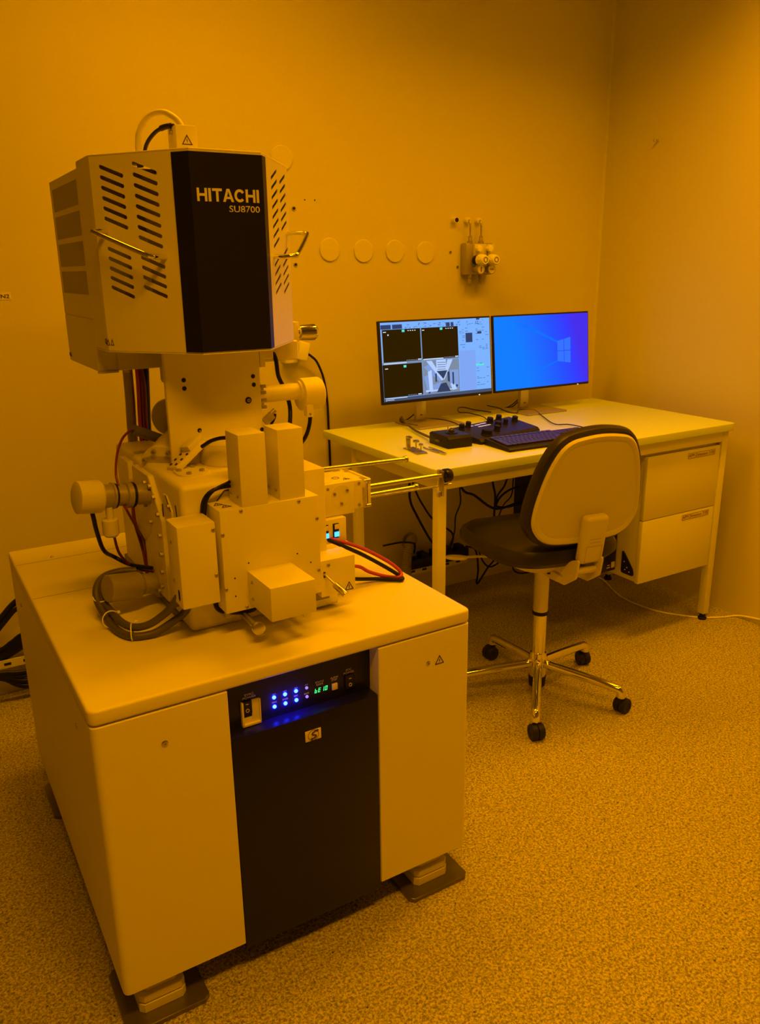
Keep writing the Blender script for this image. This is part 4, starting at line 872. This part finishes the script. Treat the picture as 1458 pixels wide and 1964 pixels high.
# gas regulator panel
gp = thing('gas_regulator_panel', 'wall mounted gas regulator panel with two knobs and two gauges', 'regulator', (-.776, 0, 1.56))
g = G().box(-.075, .075, -.045, 0, -.068, .068, .006, 2); obj('backplate', g, GREYM, gp)
obj('manifold', G().box(-.038, .030, -.062, -.040, -.012, .064, .006, 2).box(.034, .072, -.060, -.040, -.012, .064, .006), BEIGE, gp)
for (x, k) in [(-.047, 0), (.013, 1)]:
    obj('supply_pipe', G().tube([(x, 0, .164), (x, -.020, .164), (x, -.032, .156), (x, -.034, .13), (x, -.034, .070)], .0045, 10), STEEL, gp)
    obj('wall_socket', G().cyl((x, 0, .164), (x, -.022, .164), .013, 20, .002), CREAM2, gp)
    obj('fitting', G().revolve((x, -.034, .064), Z1, [(0, .013), (.012, .013), (.013, .009), (.020, .009), (.021, .0085), (.034, .0085)], 6), GREYM, gp)
    xx = x+.018
    obj('small_valve', G().revolve((xx, -.060, .044), NV, [(0, .009), (.010, .009), (.012, .015), (.026, .014), (.028, .010)], 8), WHITE, gp)
    obj('regulator_neck', G().revolve((xx, -.055, -.004), NV, [(0, .020), (.022, .019)], 24), BLACK, gp)
    kn = obj('regulator_knob', G().revolve((xx, -.077, -.004), NV, [(0, .017), (.006, .024), (.020, .025), (.045, .021), (.050, .018)], 10), WHITE, gp)
    obj('knob_ring', G().torus((xx, -.1275, -.004), NV, .010, .0016, 20), INK, kn)
    gg_ = obj('pressure_gauge', G().revolve((xx, -.04, -.044), NV, [(0, .010), (.020, .012), (.034, .020), (.055, .021), (.056, .019)], 26), GREYM, gp)
    obj('gauge_face', G().revolve((xx, -.0955, -.044), NV, [(0, .0175), (.0006, .0175)], 26), LABELP, gg_)
    obj('gauge_needle', G().box(xx-.0015, xx+.0015, -.0972, -.0962, -.056, -.034) if k == 0 else G().box(xx-.012, xx+.010, -.0972, -.0962, -.0455, -.0425), INK, gg_)
    obj('outlet', G().revolve((x+.002, -.034, -.066), (0, 0, -1), [(0, .010), (.014, .010), (.015, .007), (.022, .007), (.023, .010), (.040, .009)], 8), GREYM, gp)
# socket and plug near the microscope
so = thing('wall_socket', 'cream wall socket box on the back wall behind the microscope column', 'socket', (-1.714, 0, 1.196))
obj('box', G().box(-.030, .028, -.045, 0, -.036, .032, .006, 2), WHITE, so)
pg = thing('power_plug', 'angled cream power plug with black cord hanging down behind the desk', 'plug', (-1.657, 0, 1.2))
T = Matrix.Translation((-.010, -.045, .008)) @ Matrix.Rotation(R(14), 4, 'Y')
obj('housing', G().box(-.024, .022, -.022, .042, -.038, .036, .006, 2, T), WHITE, pg)
obj('cord', G().tube([(.012, -.045, -.005), (.033, -.040, -.018), (.062, -.032, -.045), (.094, -.022, -.113), (.112, -.014, -.21), (.116, -.012, -.33), (.118, -.012, -.46), (.118, -.014, -.70), (.12, -.03, -1.0)], .0050, 10), BLACK, pg)
tg = thing('wall_label', 'small wall label at the left edge of the view with dark letters ending in N2', 'label', (-2.86, 0, 1.45))
obj('paper', G().box(-.02, .135, -.0012, 0, -.012, .012), mat('label_on_wall', (.80, .75, .68), .6), tg, smooth=False)
text('lettering', 'ni N2', (.080, -.0014, -.0065), X1, Z1, .050, .0125, INK, tg, bold=.01)
# ================================================================== UNDER THE DESK
rl = thing('cable_tray', 'long perforated cream cable tray fixed low along the back wall', 'cable tray', (-2.2, -.06, .15))
g = G().box(-1.4, 1.37, -.012, -.009, -.018, .016, .0008, 1); g.box(-1.4, 1.37, -.010, .06, -.018, -.015); obj('channel', g, DESKM, rl)
g = G()
for k in range(42): g.box(-1.385+k*.0655, -1.385+k*.0655+.024, -.0126, -.0118, -.006, .004)
obj('slots', g, HOLE, rl)
ps = thing('power_strip', 'black power strip with small red light on the cable tray under the desk', 'power strip', (-1.04, -.075, .167))
obj('body', G().box(-.14, .20, -.022, .03, 0, .050, .006, 2), BLACK, ps)
obj('switch_light', G().box(-.006, .008, -.0235, -.0215, .022, .030, .001), mat('red_lamp', (1, .2, .1), .3, emit=(1, .25, .22), estr=9), ps)
g = G()
for k in range(4): g.box(-.08+k*.07, -.045+k*.07, -.03, .02, .048, .075, .006)
obj('plugs', g, BLACKM, ps)
hs = thing('ventilation_hose', 'grey corrugated hose curving out of the wall port under the desk', 'hose', (-1.124, 0, .28))
obj('wall_port', G().revolve((0, 0, 0), NV, [(0, .040), (.010, .040), (.012, .034)], 36), GREYM, hs)
pth = smooth_path([(0, -.01, 0), (-.02, -.05, .018), (-.055, -.085, .010), (-.075, -.10, -.04), (-.085, -.11, -.10), (-.09, -.12, -.18), (-.09, -.13, -.255)], 14)
obj('corrugated_hose', G().tube(pth, .024, 16, 0, radf=lambda i: 1.0 if i % 2 else .86), GREYM, hs)
obj('cord_on_hose', G().tube([(-.204, -.10, .04), (-.12, -.115, .045), (-.08, -.145, .045), (-.045, -.12, .02), (-.03, -.09, -.03)], .0045, 8), BLACK, hs)
UC = [([(-1.33, -.30, .81), (-1.314, -.300, .671), (-1.309, -.300, .579), (-1.261, -.280, .496), (-1.181, -.250, .378), (-1.110, -.200, .301), (-1.06, -.10, .235)], .0055, 'thick black cable hanging left of the front desk leg'),
      ([(-1.34, -.30, .81), (-1.288, -.300, .633), (-1.234, -.300, .532), (-1.166, -.280, .456), (-1.05, -.25, .37), (-.97, -.12, .24)], .0045, 'black cable slanting behind the front left desk leg'),
      ([(-1.14, -.40, .81), (-1.123, -.400, .624), (-1.119, -.400, .562), (-1.143, -.400, .507), (-1.147, -.400, .438), (-1.10, -.30, .34), (-1.0, -.12, .24)], .0032, 'thin black cable hanging nearest right of the front left desk leg'),
      ([(-1.18, -.40, .81), (-1.115, -.400, .630), (-1.045, -.400, .585), (-.959, -.400, .520), (-.900, -.400, .503), (-.80, -.400, .515), (-.76, -.42, .53)], .0055, 'thick black cable sagging under the desk toward the computer'),
      ([(-.88, -.30, .81), (-.869, -.300, .608), (-.852, -.300, .532), (-.854, -.300, .434), (-.850, -.300, .332), (-.85, -.15, .24)], .005, 'black cable dropping straight down behind the seat'),
      ([(-.80, -.35, .81), (-.829, -.350, .613), (-.877, -.350, .548), (-.884, -.350, .500), (-.815, -.350, .484), (-.76, -.37, .497)], .0045, 'black cable looping left of the computer'),
      ([(-.74, -.30, .81), (-.749, -.300, .596), (-.758, -.300, .517), (-.804, -.300, .475), (-.85, -.28, .36), (-.87, -.15, .24)], .003, 'thin black cable hanging closest to the computer'),
      ([(-.742, -.350, .57), (-.80, -.350, .566), (-.855, -.350, .543), (-.885, -.350, .505), (-.86, -.35, .485)], .005, 'short black cable arching out of the computer'),
      ([(-.88, -.12, .24), (-.842, -.150, .222), (-.800, -.120, .107), (-.774, -.080, .010), (-.743, -.120, .099), (-.712, -.140, .148), (-.69, -.2, .24)], .0045, 'black cable hanging in a narrow loop down to the floor'),
      ([(-.80, -.12, .20), (-.767, -.120, .135), (-.711, -.100, .094), (-.678, -.120, .113), (-.656, -.120, .137), (-.65, -.2, .25)], .004, 'black cable in a shallow loop above the floor'),
      ([(-.738, -.30, .26), (-.736, -.300, .176), (-.718, -.300, .136), (-.663, -.300, .116), (-.60, -.300, .125), (-.56, -.3, .2)], .0042, 'black cable loop hanging below the computer behind the chair post')]
for pts, r, lbl in UC: tag(obj('cable', G().tube(pts, r, 8), BLACKM), lbl, 'cable')
pc = thing('computer_tower', 'black computer tower hung under the desk beside the drawer unit', 'computer', (-.69, -.56, .29))
obj('case', G().box(-.070, .078, -.26, .24, 0, .50, .004), BLACK, pc)
obj('sticker', G().box(.052, .072, -.2612, -.2598, .014, .040), LABELP, pc, smooth=False); obj('sticker', G().box(.026, .044, -.2612, -.2598, .016, .020).box(.030, .044, -.2612, -.2598, .027, .030), LABELP, pc, smooth=False)
g = G().prism(rpoly([(-.29, 0), (-.36, 0), (-.352, .03), (-.31, .08), (-.29, .10)], .012), (.0785, 0, 0), (0, 1, 0), (0, 0, 1), (1, 0, 0), .004); bk = obj('mount_plate', g, BLACKM, pc)
g = G()
for (y, z) in [(-.305, .052), (-.322, .030), (-.312, .018), (-.335, .014)]: g.cyl((.0783, y, z), (.0778, y, z), .003, 10)
obj('mount_holes', g, LABELP, pc)
tag(obj('floor_cable', G().tube([(-.19, -.33, .004), (-.202, -.382, .004), (-.285, -.58, .004), (-.272, -.77, .004), (-.175, -.915, .004), (-.08, -.975, .004), (-.02, -1.00, .006), (-.010, -1.06, .02), (-.008, -1.25, .05)], .0042, 10, 10), WHITE), 'white cable lying on the floor past the right desk leg', 'cable')
# left side cables
for pts, r, lbl in [([(-2.70, -.10, .41), (-2.830, -.10, .403), (-2.866, -.10, .390), (-2.900, -.10, .360), (-2.951, -.10, .305), (-3.03, -.10, .20)], .011, 'thick black cable arching left of the microscope cabinet, upper of two'),
                    ([(-2.70, -.11, .39), (-2.830, -.115, .383), (-2.870, -.115, .368), (-2.905, -.115, .335), (-2.956, -.115, .28), (-3.03, -.115, .18)], .008, 'black cable arching left of the microscope cabinet, lower of two')]:
    tag(obj('cable', G().tube(pts, r, 10), BLACK), lbl, 'cable')
LB = [(.236, .190, .010), (.226, .172, .012), (.214, .168, .012), (.20, .165, .011)]
for k, (za, zb, r) in enumerate(LB):
    tag(obj('cable', G().tube([(-2.72, -.035-.006*k, za+.012), (-2.844, -.035-.006*k, za), (-2.891, -.035-.006*k, (za+zb)/2), (-2.945, -.035-.006*k, zb), (-3.1, -.035-.006*k, zb-.004)], r, 10), BLACK), ['topmost', 'second', 'third', 'lowest'][k]+' of the black cables bundled above the cable tray at far left', 'cable', 'cables in the tray')
for k, (za, zb, r) in enumerate([(.052, .118, .010), (.074, .120, .009), (.094, .124, .008), (.112, .128, .009)]):
    tag(obj('cable', G().tube([(-2.72, -.09, za-.004), (-2.855, -.09, za), (-2.898, -.09, za+(zb-za)*.25), (-2.935, -.085, za+(zb-za)*.7), (-2.99, -.085, zb), (-3.1, -.085, zb)], r, 10), BLACK), ['lowest', 'second lowest', 'third lowest', 'topmost'][k]+' of the black cables sagging below the tray at far left', 'cable', 'cables sagging below the tray')
